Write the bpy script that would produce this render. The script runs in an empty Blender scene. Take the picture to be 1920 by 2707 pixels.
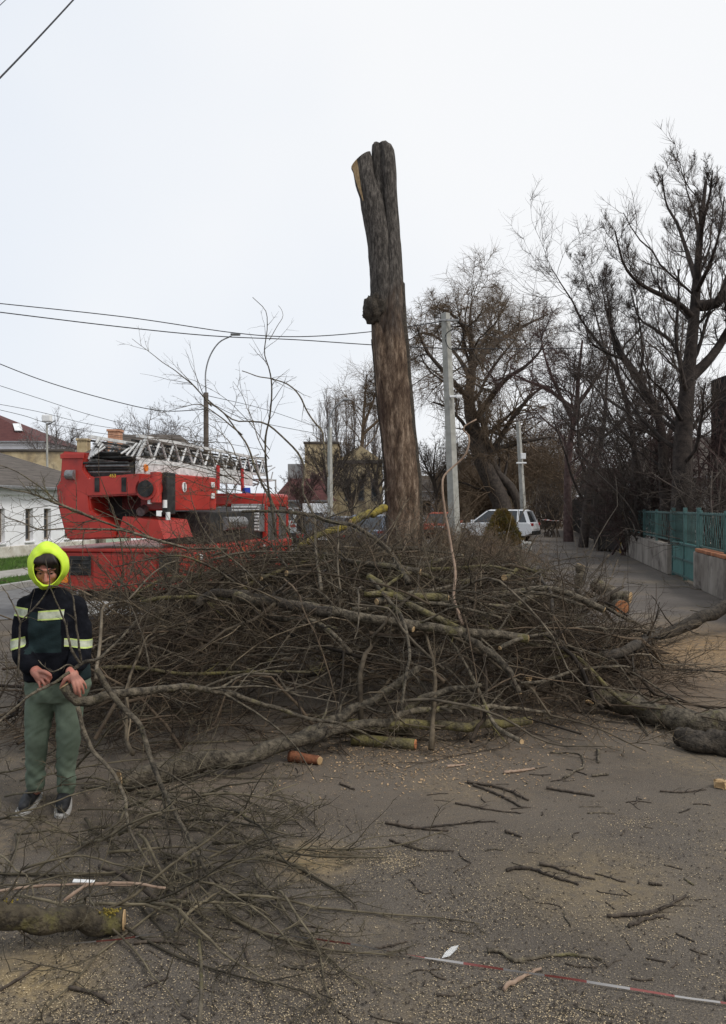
import bpy, bmesh, math, random
import numpy as np
from mathutils import Vector, Matrix, noise as mnoise

SC = bpy.context.scene
COL = SC.collection
F = 2150.0           # focal length in photo pixels
CAMZ = 1.8
HV = 1340.0          # horizon row
# ---------------------------------------------------------------- camera
cam_d = bpy.data.cameras.new('camera')
cam = bpy.data.objects.new('camera', cam_d)
COL.objects.link(cam)
cam.location = (0, 0, CAMZ)
cam.rotation_euler = (math.radians(90), 0, 0)
cam_d.sensor_fit = 'VERTICAL'
cam_d.sensor_height = 36
cam_d.lens = 36 * F / 2707
cam_d.shift_y = -13.5 / 2707
cam_d.clip_start = 0.05
cam_d.clip_end = 3000
SC.camera = cam
# ---------------------------------------------------------------- sky + sun (overcast)
SUN_EL, SUN_AZ = math.radians(48), math.radians(122)   # azimuth clockwise from +Y
w = bpy.data.worlds.new('World')
SC.world = w
w.use_nodes = True
nt = w.node_tree
bg = nt.nodes['Background']
sky = nt.nodes.new('ShaderNodeTexSky')
sky.sky_type = 'NISHITA'
sky.sun_disc = False
sky.sun_elevation = SUN_EL
sky.sun_rotation = SUN_AZ
sky.air_density = 1.0
sky.dust_density = 3.0
tc = nt.nodes.new('ShaderNodeTexCoord')
ns = nt.nodes.new('ShaderNodeTexNoise')
ns.inputs['Scale'].default_value = 1.3
ns.inputs['Detail'].default_value = 3
rp = nt.nodes.new('ShaderNodeValToRGB')
rp.color_ramp.elements[0].position = 0.18
rp.color_ramp.elements[0].color = (7.4, 8.25, 9.5, 1)
rp.color_ramp.elements[1].position = 0.68
rp.color_ramp.elements[1].color = (9.95, 10.05, 10.2, 1)
mx = nt.nodes.new('ShaderNodeMix')
mx.data_type = 'RGBA'
mx.inputs[0].default_value = 0.93
nt.links.new(tc.outputs['Generated'], ns.inputs['Vector'])
sxyz = nt.nodes.new('ShaderNodeSeparateXYZ')       # the cloud deck is brighter towards the hidden sun
ma = nt.nodes.new('ShaderNodeMath'); ma.operation = 'MULTIPLY_ADD'; ma.inputs[1].default_value = 0.28
nt.links.new(tc.outputs['Generated'], sxyz.inputs[0]); nt.links.new(sxyz.outputs[0], ma.inputs[0])
nt.links.new(ns.outputs['Fac'], ma.inputs[2]); nt.links.new(ma.outputs[0], rp.inputs['Fac'])
nt.links.new(sky.outputs[0], mx.inputs[6])
nt.links.new(rp.outputs[0], mx.inputs[7])
nt.links.new(mx.outputs[2], bg.inputs['Color'])
bg.inputs['Strength'].default_value = 0.1
sun_d = bpy.data.lights.new('sun', 'SUN')
sun_d.energy = 1.9
sun_d.angle = math.radians(16)
sun_d.color = (1, 0.97, 0.93)
sun = bpy.data.objects.new('sun', sun_d)
COL.objects.link(sun)
sv = Vector((math.cos(SUN_EL) * math.sin(SUN_AZ), math.cos(SUN_EL) * math.cos(SUN_AZ), math.sin(SUN_EL)))
sun.rotation_euler = sv.to_track_quat('Z', 'Y').to_euler()
sun.location = (5, -5, 30)
SC.view_settings.view_transform = 'Standard'
SC.view_settings.look = 'None'
SC.view_settings.gamma = 1
SC.view_settings.use_curve_mapping = False
SC.view_settings.exposure = 0.0

# ---------------------------------------------------------------- helpers
def P(u, v, d):
    return np.array([(u - 960) / F * d, d, CAMZ + (HV - v) / F * d])
def G(u, v, z=0.0):
    d = F * (CAMZ - z) / (v - HV)
    return P(u, v, d)
def ST(s, t, z=0.0):      # street coordinates: s across, t along
    return (s + 0.19 * t, t, z)
STREET = -math.atan(0.19)

def tag(o, label=None, cat=None, group=None, kind=None):
    if label: o['label'] = label
    if cat: o['category'] = cat
    if group: o['group'] = group
    if kind: o['kind'] = kind
    return o
def empty(name, loc, rz=0, **k):
    o = bpy.data.objects.new(name, None)
    o.empty_display_size = 0.2
    o.location = loc; o.rotation_euler = (0, 0, rz)
    COL.objects.link(o)
    return tag(o, **k)
def link(name, me, mat=None, parent=None, loc=None, rot=None):
    o = bpy.data.objects.new(name, me)
    COL.objects.link(o)
    if mat is not None:
        for m in (mat if isinstance(mat, (list, tuple)) else [mat]):
            if m.name not in [x.name for x in me.materials if x]:
                me.materials.append(m)
    if parent: o.parent = parent
    if loc is not None: o.location = loc
    if rot is not None: o.rotation_euler = rot
    return o
def dup(o, loc=None, rot=None, parent=None, scale=None):
    c = o.copy(); COL.objects.link(c)
    if loc is not None: c.location = loc
    if rot is not None: c.rotation_euler = rot
    if scale is not None: c.scale = scale
    if parent is not None: c.parent = parent
    return c
def dup_tree(o, loc, rz, parent=None, **k):
    c = o.copy(); COL.objects.link(c)
    if parent is not None: c.parent = parent
    if loc is not None:
        c.location = loc; c.rotation_euler = (0, 0, rz)
    tag(c, **k)
    for ch in list(o.children): dup_tree(ch, None, 0, c)
    return c

# ---- materials
def mat(name, c1, c2=None, rough=0.85, scale=8.0, detail=6, bump=0.0, bscale=40, metallic=0.0, spec=0.3, coord='Object',
        stretch=(1, 1, 1), lo=0.35, hi=0.65, third=None, tscale=2.0, tlo=0.5, thi=0.62, rand=0.0, tint=False, uv=False, coat=0.0):
    m = bpy.data.materials.new(name)
    m.use_nodes = True
    t = m.node_tree; N = t.nodes; L = t.links
    b = N['Principled BSDF']
    b.inputs['Roughness'].default_value = rough
    b.inputs['Metallic'].default_value = metallic
    b.inputs['Specular IOR Level'].default_value = spec
    if coat: b.inputs['Coat Weight'].default_value = coat
    c2 = c2 or c1
    tcn = N.new('ShaderNodeTexCoord'); mp = N.new('ShaderNodeMapping')
    mp.inputs['Scale'].default_value = stretch
    L.new(tcn.outputs['UV' if uv else coord], mp.inputs['Vector'])
    n1 = N.new('ShaderNodeTexNoise'); n1.inputs['Scale'].default_value = scale; n1.inputs['Detail'].default_value = detail
    n1.inputs['Roughness'].default_value = 0.65
    L.new(mp.outputs[0], n1.inputs['Vector'])
    r1 = N.new('ShaderNodeValToRGB')
    r1.color_ramp.elements[0].position = lo; r1.color_ramp.elements[0].color = (*c1, 1)
    r1.color_ramp.elements[1].position = hi; r1.color_ramp.elements[1].color = (*c2, 1)
    L.new(n1.outputs['Fac'], r1.inputs['Fac'])
    out = r1.outputs[0]
    if third:
        n2 = N.new('ShaderNodeTexNoise'); n2.inputs['Scale'].default_value = tscale; n2.inputs['Detail'].default_value = 5
        n2.inputs['Roughness'].default_value = 0.7
        L.new(tcn.outputs[coord], n2.inputs['Vector'])
        r2 = N.new('ShaderNodeValToRGB')
        r2.color_ramp.elements[0].position = tlo; r2.color_ramp.elements[0].color = (0, 0, 0, 1)
        r2.color_ramp.elements[1].position = thi; r2.color_ramp.elements[1].color = (1, 1, 1, 1)
        L.new(n2.outputs['Fac'], r2.inputs['Fac'])
        x = N.new('ShaderNodeMix'); x.data_type = 'RGBA'
        L.new(r2.outputs[0], x.inputs[0]); L.new(out, x.inputs[6]); x.inputs[7].default_value = (*third, 1)
        out = x.outputs[2]
    if rand or tint:
        if tint:
            a = N.new('ShaderNodeAttribute'); a.attribute_name = 'tint'; fac = a.outputs['Fac']
        else:
            a = N.new('ShaderNodeObjectInfo')
            mr = N.new('ShaderNodeMapRange'); mr.inputs[3].default_value = 1 - rand; mr.inputs[4].default_value = 1 + rand
            L.new(a.outputs['Random'], mr.inputs[0]); fac = mr.outputs[0]
        h = N.new('ShaderNodeVectorMath'); h.operation = 'SCALE'
        L.new(out, h.inputs[0]); L.new(fac, h.inputs['Scale'])
        out = h.outputs[0]
    L.new(out, b.inputs['Base Color'])
    if bump:
        n3 = N.new('ShaderNodeTexNoise'); n3.inputs['Scale'].default_value = bscale; n3.inputs['Detail'].default_value = 6
        L.new(mp.outputs[0], n3.inputs['Vector'])
        bp = N.new('ShaderNodeBump'); bp.inputs['Strength'].default_value = bump; bp.inputs['Distance'].default_value = 0.02
        L.new(n3.outputs['Fac'], bp.inputs['Height']); L.new(bp.outputs[0], b.inputs['Normal'])
    return m

# ---- numpy tube machinery
def unit(v): return v / (np.linalg.norm(v, axis=-1, keepdims=True) + 1e-9)
def cr(pts, K):
    p = np.asarray(pts, float); n = len(p)
    q = np.vstack([2 * p[0] - p[1], p, 2 * p[-1] - p[-2]])
    seg = np.linalg.norm(np.diff(p[:, :3], axis=0), axis=1); cum = np.concatenate([[0], np.cumsum(seg)]); cum /= cum[-1]
    s = np.linspace(0, 1, K); out = []
    for x in s:
        i = min(max(np.searchsorted(cum, x) - 1, 0), n - 2)
        t = (x - cum[i]) / max(cum[i + 1] - cum[i], 1e-9)
        a, b, c, d = q[i], q[i + 1], q[i + 2], q[i + 3]
        out.append(0.5 * (2 * b + (c - a) * t + (2 * a - 5 * b + 4 * c - d) * t * t + (3 * b - a - 3 * c + d) * t ** 3))
    return np.array(out)
def grow(p, d, L, K, rng, wander=0.15, bias=(0, 0, 0)):
    p = np.atleast_2d(np.asarray(p, float)); d = unit(np.atleast_2d(np.asarray(d, float))); N = len(p)
    L = np.broadcast_to(np.asarray(L, float), (N,))
    Pq = np.empty((N, K, 3)); Pq[:, 0] = p; st = (L / (K - 1))[:, None]; bias = np.asarray(bias, float)
    for k in range(1, K):
        d = unit(d + rng.normal(0, wander, (N, 3)) + bias)
        Pq[:, k] = Pq[:, k - 1] + d * st
    return Pq
def taper(r0, K, tip=0.3):
    r0 = np.atleast_1d(np.asarray(r0, float))
    return r0[:, None] * (1 - (1 - tip) * np.linspace(0, 1, K)[None, :])
def spawn(Pp, R, m, rng, t=(0.2, 0.97), ang=(30, 70), lf=(0.3, 0.6), rf=0.6, K=6, wander=0.15, bias=(0, 0, 0), tip=0.3, rmin=0.0012, Labs=None):
    N, K0 = R.shape; n = N * m; idx = np.repeat(np.arange(N), m)
    tt = rng.uniform(t[0], t[1], n); f = tt * (K0 - 1); i = np.minimum(f.astype(int), K0 - 2); wv = (f - i)[:, None]
    a, b = Pp[idx, i], Pp[idx, i + 1]
    pos = a * (1 - wv) + b * wv; tan = unit(b - a)
    rp_ = R[idx, i] * (1 - wv[:, 0]) + R[idx, i + 1] * wv[:, 0]
    perp = unit(np.cross(tan, rng.normal(size=(n, 3))))
    an = np.radians(rng.uniform(ang[0], ang[1], n))[:, None]
    d = np.cos(an) * tan + np.sin(an) * perp
    pl = np.linalg.norm(np.diff(Pp, axis=1), axis=2).sum(1)[idx]
    L = (pl if Labs is None else Labs) * rng.uniform(lf[0], lf[1], n) * (1.1 - 0.6 * tt)
    r0 = np.maximum(rp_ * rf * rng.uniform(0.7, 1.1, n), rmin)
    return grow(pos, d, L, K, rng, wander, bias), taper(r0, K, tip)
def sag_ground(Pq, R, floor=0.0):
    z = Pq[..., 2]; lim = floor + R + 0.004
    Pq[..., 2] = np.where(z < lim, lim + 0.15 * np.exp(np.minimum(z - lim, 0)) * 0, z)
    return Pq
def make_mesh(name, V, faces, tint=None, uv=None, smooth=True):
    me = bpy.data.meshes.new(name)
    V = np.asarray(V, np.float32).reshape(-1, 3)
    me.vertices.add(len(V)); me.vertices.foreach_set('co', V.ravel())
    loops = np.concatenate([np.asarray(f).ravel() for f in faces]).astype(np.int32)
    tot = np.concatenate([np.full(len(f), np.asarray(f).shape[1], np.int32) for f in faces])
    start = np.concatenate([[0], np.cumsum(tot)[:-1]]).astype(np.int32)
    me.loops.add(len(loops)); me.loops.foreach_set('vertex_index', loops)
    me.polygons.add(len(tot)); me.polygons.foreach_set('loop_start', start)
    try: me.polygons.foreach_set('loop_total', tot)
    except Exception: pass
    me.polygons.foreach_set('use_smooth', np.full(len(tot), smooth))
    if tint is not None:
        a = me.attributes.new('tint', 'FLOAT', 'POINT'); a.data.foreach_set('value', np.asarray(tint, np.float32))
    if uv is not None:
        l = me.uv_layers.new(name='UVMap'); l.data.foreach_set('uv', np.asarray(uv, np.float32)[loops].ravel())
    me.update(calc_edges=True); me.validate()
    return me
def tube_arrays(Pq, R, S, lump=0.0, rng=None, cap=False):
    N, K, _ = Pq.shape
    T = np.empty_like(Pq); T[:, 1:-1] = Pq[:, 2:] - Pq[:, :-2]; T[:, 0] = Pq[:, 1] - Pq[:, 0]; T[:, -1] = Pq[:, -1] - Pq[:, -2]
    T = unit(T)
    mean = unit(Pq[:, -1] - Pq[:, 0]); ax = np.zeros((N, 3)); ax[np.arange(N), np.argmin(np.abs(mean), 1)] = 1
    n0 = unit(np.cross(mean, ax))[:, None, :]
    n = unit(n0 - (n0 * T).sum(-1, keepdims=True) * T); b = np.cross(T, n)
    an = np.linspace(0, 2 * np.pi, S, endpoint=False)
    rr = np.broadcast_to(R[:, :, None], (N, K, S)).copy()
    if lump: 
        q = rng.normal(0, 1, (N, K, S)); q = (q + np.roll(q, 1, 2) + np.roll(q, -1, 2)) / 1.7
        if K > 3: q[:, 1:-1] = (q[:, 1:-1] * 2 + q[:, 2:] + q[:, :-2]) / 2.6
        rr *= 1 + lump * q
    V = Pq[:, :, None, :] + rr[..., None] * (np.cos(an)[None, None, :, None] * n[:, :, None, :] + np.sin(an)[None, None, :, None] * b[:, :, None, :])
    base = (np.arange(N) * K * S)[:, None, None]; kk = (np.arange(K - 1) * S)[None, :, None]; s0 = np.arange(S)[None, None, :]; s1 = (s0 + 1) % S
    q = np.stack([base + kk + s0, base + kk + s1, base + kk + S + s1, base + kk + S + s0], -1).reshape(-1, 4)
    ln = np.concatenate([np.zeros((N, 1)), np.cumsum(np.linalg.norm(np.diff(Pq, axis=1), axis=2), 1)], 1)
    uvs = np.stack([np.broadcast_to((an / (2 * np.pi))[None, None], (N, K, S)), np.broadcast_to(ln[:, :, None], (N, K, S))], -1).reshape(-1, 2)
    faces = [q]
    if cap:
        faces.append((np.arange(N) * K * S)[:, None] + np.arange(S)[None, ::-1])
        faces.append((np.arange(N) * K * S)[:, None] + (K - 1) * S + np.arange(S)[None, :])
    return V.reshape(-1, 3), faces, uvs
def tubes(name, batches, m, parent=None, origin=None, tint=None, smooth=True, lump=0.0, rng=None, uv=False):
    """batches: list of (P(N,K,3), R(N,K), sides, cap)"""
    Vs, Fs, Ts, Us, off = [], [], [], [], 0
    for bt in batches:
        Pq, R, S = bt[:3]; cap = bt[3] if len(bt) > 3 else False
        V, fs, us = tube_arrays(Pq, R, S, lump if S >= 6 else 0, rng, cap)
        Vs.append(V); Us.append(us); Fs += [f + off for f in fs]; off += len(V)
        if tint is not None:
            Ts.append(np.repeat(rng.uniform(tint[0], tint[1], len(Pq)), R.shape[1] * S))
    V = np.concatenate(Vs)
    if origin is not None: V = V - np.asarray(origin)[None]
    me = make_mesh(name, V, Fs, np.concatenate(Ts) if tint is not None else None, np.concatenate(Us) if uv else None, smooth)
    return link(name, me, m, parent, origin)

# ---- bmesh helpers
def bm_box(bm, x0, x1, y0, y1, z0, z1, bevel=0.0):
    r = bmesh.ops.create_cube(bm, size=1)
    vs = r['verts']
    for v in vs:
        v.co = Vector((x0 + (v.co.x + .5) * (x1 - x0), y0 + (v.co.y + .5) * (y1 - y0), z0 + (v.co.z + .5) * (z1 - z0)))
    if bevel:
        es = list({e for v in vs for e in v.link_edges})
        bmesh.ops.bevel(bm, geom=es, offset=bevel, segments=2, affect='EDGES', profile=0.5)
    return vs
def bm_cyl(bm, p0, p1, r0, r1=None, S=12):
    r1 = r0 if r1 is None else r1
    p0, p1 = Vector(p0), Vector(p1); d = p1 - p0
    M = Matrix.Translation((p0 + p1) / 2) @ d.to_track_quat('Z', 'Y').to_matrix().to_4x4()
    return bmesh.ops.create_cone(bm, cap_ends=True, segments=S, radius1=r0, radius2=r1, depth=d.length, matrix=M)['verts']
def bm_sphere(bm, c, r, seg=14, sc=(1, 1, 1)):
    M = Matrix.Translation(Vector(c)) @ Matrix.Diagonal((*sc, 1))
    return bmesh.ops.create_uvsphere(bm, u_segments=seg, v_segments=max(6, seg * 2 // 3), radius=r, matrix=M)['verts']
def bm_poly_prism(bm, pts, depth_vec):
    a = [bm.verts.new(p) for p in pts]; d = Vector(depth_vec)
    b = [bm.verts.new(Vector(p) + d) for p in pts]
    bm.faces.new(a); bm.faces.new(list(reversed(b)))
    n = len(a)
    for i in range(n):
        bm.faces.new((a[i], b[i], b[(i + 1) % n], a[(i + 1) % n]))
def done(name, bm, m, parent=None, loc=None, rot=None, smooth=False):
    bmesh.ops.recalc_face_normals(bm, faces=bm.faces[:])
    me = bpy.data.meshes.new(name); bm.to_mesh(me); bm.free()
    if smooth:
        for p in me.polygons: p.use_smooth = True
    return link(name, me, m, parent, loc, rot)
def box(name, x0, x1, y0, y1, z0, z1, m, parent=None, bevel=0.01, loc=None, rot=None):
    bm = bmesh.new(); bm_box(bm, x0, x1, y0, y1, z0, z1, bevel)
    return done(name, bm, m, parent, loc, rot)
def quad(bm, *pts):
    return bm.faces.new([bm.verts.new(p) for p in pts])
def lettering(text, size, m, parent, loc, rot, name='lettering'):
    c = bpy.data.curves.new(name, 'FONT'); c.body = text; c.size = size; c.extrude = 0.002; c.align_x = 'CENTER'; c.align_y = 'CENTER'
    o = bpy.data.objects.new(name, c); COL.objects.link(o); c.materials.append(m)
    bpy.context.view_layer.update()
    me = bpy.data.meshes.new_from_object(o.evaluated_get(bpy.context.evaluated_depsgraph_get())); bpy.data.objects.remove(o)
    return link(name, me, m, parent, loc, rot)

# ---- shared materials
M = {}
M['bark'] = mat('bark_grey_brown', (.024, .019, .013), (.165, .136, .096), scale=22, bump=.9, bscale=60, rand=.28, third=(.14, .125, .045), tscale=5, tlo=.56, thi=.74)
M['bark_dark'] = mat('bark_dark', (.014, .011, .008), (.085, .068, .05), scale=22, bump=.9, bscale=50, rand=.2)
M['bark_moss'] = mat('bark_mossy', (.035, .028, .017), (.15, .125, .075), scale=18, bump=.8, bscale=60, third=(.16, .135, .045), tscale=6, tlo=.46, thi=.66, rand=.1)
M['moss_yellow'] = mat('bark_yellow_moss', (.06, .05, .02), (.17, .14, .05), scale=18, bump=.8, bscale=60, third=(.25, .19, .03), tscale=6, tlo=.42, thi=.6)
M['bark_pale'] = mat('bark_pale', (.24, .16, .11), (.36, .26, .19), scale=20, bump=.3, rand=.15)
M['bark_red'] = mat('bark_red_broken', (.10, .035, .018), (.22, .085, .04), scale=20, bump=.6)
M['twig'] = mat('twig_brown', (.032, .023, .014), (.138, .107, .070), scale=7, rand=.0, tint=True)
M['bark_olive'] = mat('bark_olive_brown', (.020, .015, .010), (.085, .068, .042), scale=20, bump=.9, bscale=60, third=(.12, .105, .035), tscale=6, tlo=.54, thi=.7)
M['twig_grey'] = mat('twig_grey_brown', (.040, .031, .021), (.150, .122, .086), scale=7, tint=True)
M['twig_olive'] = mat('twig_olive', (.034, .027, .017), (.115, .095, .060), scale=7, tint=True)
M['twigstuff'] = mat('brush_twigs', (.020, .0135, .0085), (.068, .048, .030), scale=3, tint=True)
M['stick'] = mat('dead_stick', (.024, .018, .014), (.085, .066, .048), scale=30, bump=.4, rand=.3)
M['cut'] = mat('fresh_cut_wood', (.30, .19, .09), (.50, .35, .19), scale=14, stretch=(1, 1, 1), rand=.15)
M['cut_orange'] = mat('alder_orange_cut', (.34, .12, .05), (.50, .22, .09), scale=18, rand=.1)
M['tree_dark'] = mat('tree_bark_black', (.016, .012, .010), (.062, .047, .039), scale=6, bump=.8, bscale=24, rand=.15)
M['tree_twig'] = mat('tree_twigs_umber_haze', (.036, .027, .022), (.105, .082, .068), scale=5, rand=.15)  # lighter brown of the twigs, with haze painted into the colour
M['tree_mid'] = mat('tree_bark_umber', (.035, .027, .022), (.10, .08, .065), scale=5, rand=.2)
M['tree_red'] = mat('tree_bark_reddish', (.045, .025, .023), (.11, .07, .062), scale=5, rand=.15)
M['tree_willow'] = mat('tree_bark_tan', (.085, .058, .036), (.19, .135, .088), scale=5, rand=.12)
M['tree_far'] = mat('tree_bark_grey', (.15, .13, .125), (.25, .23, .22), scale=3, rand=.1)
M['concrete'] = mat('concrete_pale', (.28, .275, .245), (.42, .41, .37), scale=5, bump=.2, bscale=30)
M['black'] = mat('black_rubber', (.012, .012, .013), (.025, .025, .026), rough=.7, scale=20)
M['cable'] = mat('cable_black', (.014, .014, .016), rough=.6)
M['white'] = mat('white_paint', (.70, .70, .68), (.80, .80, .79), rough=.45, scale=4)
M['steel'] = mat('grey_steel', (.20, .20, .20), (.36, .36, .36), rough=.45, metallic=.6, scale=14)
M['glass'] = mat('dark_glass', (.02, .024, .028), (.035, .04, .045), rough=.08, spec=.6)
M['hub'] = mat('wheel_metal', (.35, .35, .36), rough=.35, metallic=.8)
M['lamp_red'] = mat('lamp_red', (.35, .02, .02), rough=.15, spec=.6)
M['lamp_white'] = mat('lamp_clear', (.75, .75, .72), rough=.1, spec=.6)
M['lamp_orange'] = mat('lamp_orange', (.75, .22, .03), rough=.2, spec=.6)
# ================================================================ SETTING
def ground_mat(name='asphalt_with_sawdust', ca=(.086, .073, .060), cb=(.132, .114, .095)):
    m = bpy.data.materials.new(name); m.use_nodes = True
    t = m.node_tree; N = t.nodes; L = t.links; b = N['Principled BSDF']
    b.inputs['Roughness'].default_value = .92; b.inputs['Specular IOR Level'].default_value = .2
    g = N.new('ShaderNodeNewGeometry')
    def noise(scale, detail=5, rough=.6):
        n = N.new('ShaderNodeTexNoise'); n.inputs['Scale'].default_value = scale; n.inputs['Detail'].default_value = detail
        n.inputs['Roughness'].default_value = rough; L.new(g.outputs['Position'], n.inputs['Vector']); return n.outputs['Fac']
    def ramp(src, a, bb, ca=(0, 0, 0), cb=(1, 1, 1)):
        r = N.new('ShaderNodeValToRGB'); r.color_ramp.elements[0].position = a; r.color_ramp.elements[0].color = (*ca, 1)
        r.color_ramp.elements[1].position = bb; r.color_ramp.elements[1].color = (*cb, 1); L.new(src, r.inputs[0]); return r.outputs[0]
    def mix(f, a, c):
        x = N.new('ShaderNodeMix'); x.data_type = 'RGBA'
        L.new(f, x.inputs[0])
        for s, i in ((a, 6), (c, 7)):
            if isinstance(s, tuple): x.inputs[i].default_value = (*s, 1)
            else: L.new(s, x.inputs[i])
        return x.outputs[2]
    def mul(a, bb):
        x = N.new('ShaderNodeMath'); x.operation = 'MULTIPLY'; L.new(a, x.inputs[0])
        if isinstance(bb, float): x.inputs[1].default_value = bb
        else: L.new(bb, x.inputs[1])
        return x.outputs[0]
    base = ramp(noise(.9, 6, .7), .3, .7, ca, cb)
    grain = ramp(noise(130, 3, .8), .35, .7, (.42, .41, .40), (1.55, 1.53, 1.5))
    x = N.new('ShaderNodeMix'); x.data_type = 'RGBA'; x.blend_type = 'MULTIPLY'; x.inputs[0].default_value = 1
    L.new(base, x.inputs[6]); L.new(grain, x.inputs[7]); c = x.outputs[2]
    # wet dark blotches, fine sawdust, fallen bark dust
    c = mix(mul(ramp(noise(2.3, 6, .7), .55, .75), .45), c, (.040, .033, .027))
    c = mix(mul(ramp(noise(1.1, 4), .36, .68), ramp(noise(110, 4, .8), .55, .68)), c, (.27, .215, .14))
    c = mix(mul(mul(ramp(noise(.55, 3), .52, .64), ramp(noise(22, 5, .8), .42, .62)), .55), c, (.24, .18, .105))
    # trodden dust right by the pile and the big sawdust spill beside the black log
    def spot(px, py, r0, r1):
        d = N.new('ShaderNodeVectorMath'); d.operation = 'DISTANCE'; L.new(g.outputs['Position'], d.inputs[0]); d.inputs[1].default_value = (px, py, 0)
        mr = N.new('ShaderNodeMapRange'); mr.inputs[1].default_value = r0; mr.inputs[2].default_value = r1; mr.inputs[3].default_value = 1; mr.inputs[4].default_value = 0
        L.new(d.outputs['Value'], mr.inputs[0]); return mr.outputs[0]
    for (px, py, r0, r1, k, col) in ((4.6, 10.4, .4, 2.6, .95, (.33, .215, .105)), (2.9, 10.6, .2, 1.4, .8, (.30, .19, .10)), (3.0, 8.3, .2, 2.2, .7, (.20, .135, .085)), (.6, 6.2, .3, 2.2, .55, (.17, .125, .085)), (-1.2, 5.2, .2, 1.3, .4, (.15, .105, .07)),
                                 (-.26, 4.15, .03, .3, .9, (.36, .26, .13)), (-1.25, 3.1, .02, .35, .8, (.38, .28, .14)), (1.1, 3.9, .1, .6, .6, (.24, .18, .10))):
        c = mix(mul(mul(spot(px, py, r0, r1), ramp(noise(14, 5, .8), .34, .6)), k), c, col)
    L.new(c, b.inputs['Base Color'])
    bp = N.new('ShaderNodeBump'); bp.inputs['Strength'].default_value = .55; bp.inputs['Distance'].default_value = .012
    L.new(noise(60, 6, .8), bp.inputs['Height']); L.new(bp.outputs[0], b.inputs['Normal'])
    return m
gm = ground_mat()
bm = bmesh.new(); quad(bm, (-900, -60, 0), (900, -60, 0), (900, 1500, 0), (-900, 1500, 0))
tag(done('ground', bm, gm), 'dark worn asphalt covered with sawdust', kind='structure')
def strip(name, s0, s1, t0, t1, z, m, label):
    bm = bmesh.new(); quad(bm, ST(s0, t0, z), ST(s1, t0, z), ST(s1, t1, z), ST(s0, t1, z))
    return tag(done(name, bm, m), label, kind='structure')
m_path = mat('path_asphalt', (.098, .085, .075), (.150, .132, .118), scale=2.2, bump=.3, bscale=60, third=(.09, .075, .06), tscale=1.2, coord='Object')
m_dirt = mat('verge_dirt', (.06, .045, .03), (.14, .105, .07), scale=3, bump=.6, bscale=30, third=(.06, .075, .025), tscale=.9)
m_grassg = mat('lawn_soil', (.05, .07, .02), (.09, .12, .03), scale=4)
m_path = ground_mat('path_asphalt_dusty', (.098, .085, .075), (.150, .132, .118))
strip('path', .26, 3.95, 10.2, 170, .008, m_path, 'grey asphalt footpath beside the fence')
strip('verge', -4.4, .2, 14.5, 170, .006, m_dirt, 'bare dirt verge between road and footpath')
strip('road', -11, -4.5, 13, 200, .004, mat('road_asphalt', (.11, .105, .10), (.17, .165, .16), scale=3, bump=.2), 'grey asphalt road')
strip('lawn', -17.8, -14.3, 10, 48, .02, m_grassg, 'green grass strip at the white house')
strip('pavement', -14.25, -12.75, 10, 60, .03, mat('pavement_pale', (.26, .24, .21), (.36, .34, .30), scale=3), 'pale pavement across the road')
strip('lawn', -12.7, -11.25, 10, 60, .02, m_grassg, 'green grass strip at the kerb')
def kerb(name, s0, s1, t0, t1, h, m, label):
    bm = bmesh.new()
    L_ = (t1 - t0)
    n = max(1, int(L_ / 1.0))
    for i in range(n):
        a, b = t0 + i * L_ / n + .004, t0 + (i + 1) * L_ / n - .004
        vs = [bm.verts.new(p) for p in (ST(s0, a, 0), ST(s1, a, 0), ST(s1, b, 0), ST(s0, b, 0), ST(s0, a, h), ST(s1, a, h), ST(s1, b, h), ST(s0, b, h))]
        for f in ((0, 1, 2, 3), (4, 5, 6, 7), (0, 1, 5, 4), (1, 2, 6, 5), (2, 3, 7, 6), (3, 0, 4, 7)): bm.faces.new([vs[k] for k in f])
    return tag(done(name, bm, m), label, kind='structure')
m_kerb = mat('kerb_stone', (.24, .23, .21), (.36, .35, .32), scale=5, bump=.3)
kerb('kerb', -11.2, -11.02, 10, 70, .12, m_kerb, 'far concrete kerb')
kerb('kerb', -4.5, -4.35, 15, 90, .12, m_kerb, 'near concrete kerb')
kerb('kerb', .2, .32, 31, 90, .10, m_kerb, 'footpath edging')
tag(box('kerb_block', -.17, .17, -.8, .8, 0, .35, M['concrete'], None, .02, (6.75, 33.4, 0), (0, 0, STREET)),
    'whitewashed concrete block at the edge of the path by the bush', 'kerb block')
# grass blades
rng = np.random.default_rng(5)
n = 26000
tt = rng.uniform(16, 34, n); ss = np.where(rng.random(n) < .55, rng.uniform(-17.6, -14.4, n), rng.uniform(-12.65, -11.3, n))
pp = np.stack([ss + .19 * tt, tt, np.full(n, .02)], 1)
GP = grow(pp, rng.normal(0, .45, (n, 3)) + np.array([0, 0, 1.]), rng.uniform(.05, .13, n), 3, rng, .2)
tag(tubes('grass', [(GP, taper(np.full(n, .008), 3, .1), 3)], mat('grass_blades', (.045, .10, .015), (.10, .19, .03), scale=2, tint=True), tint=(.6, 1.3), rng=rng),
    'short green grass strips across the road', 'grass', kind='stuff')

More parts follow.
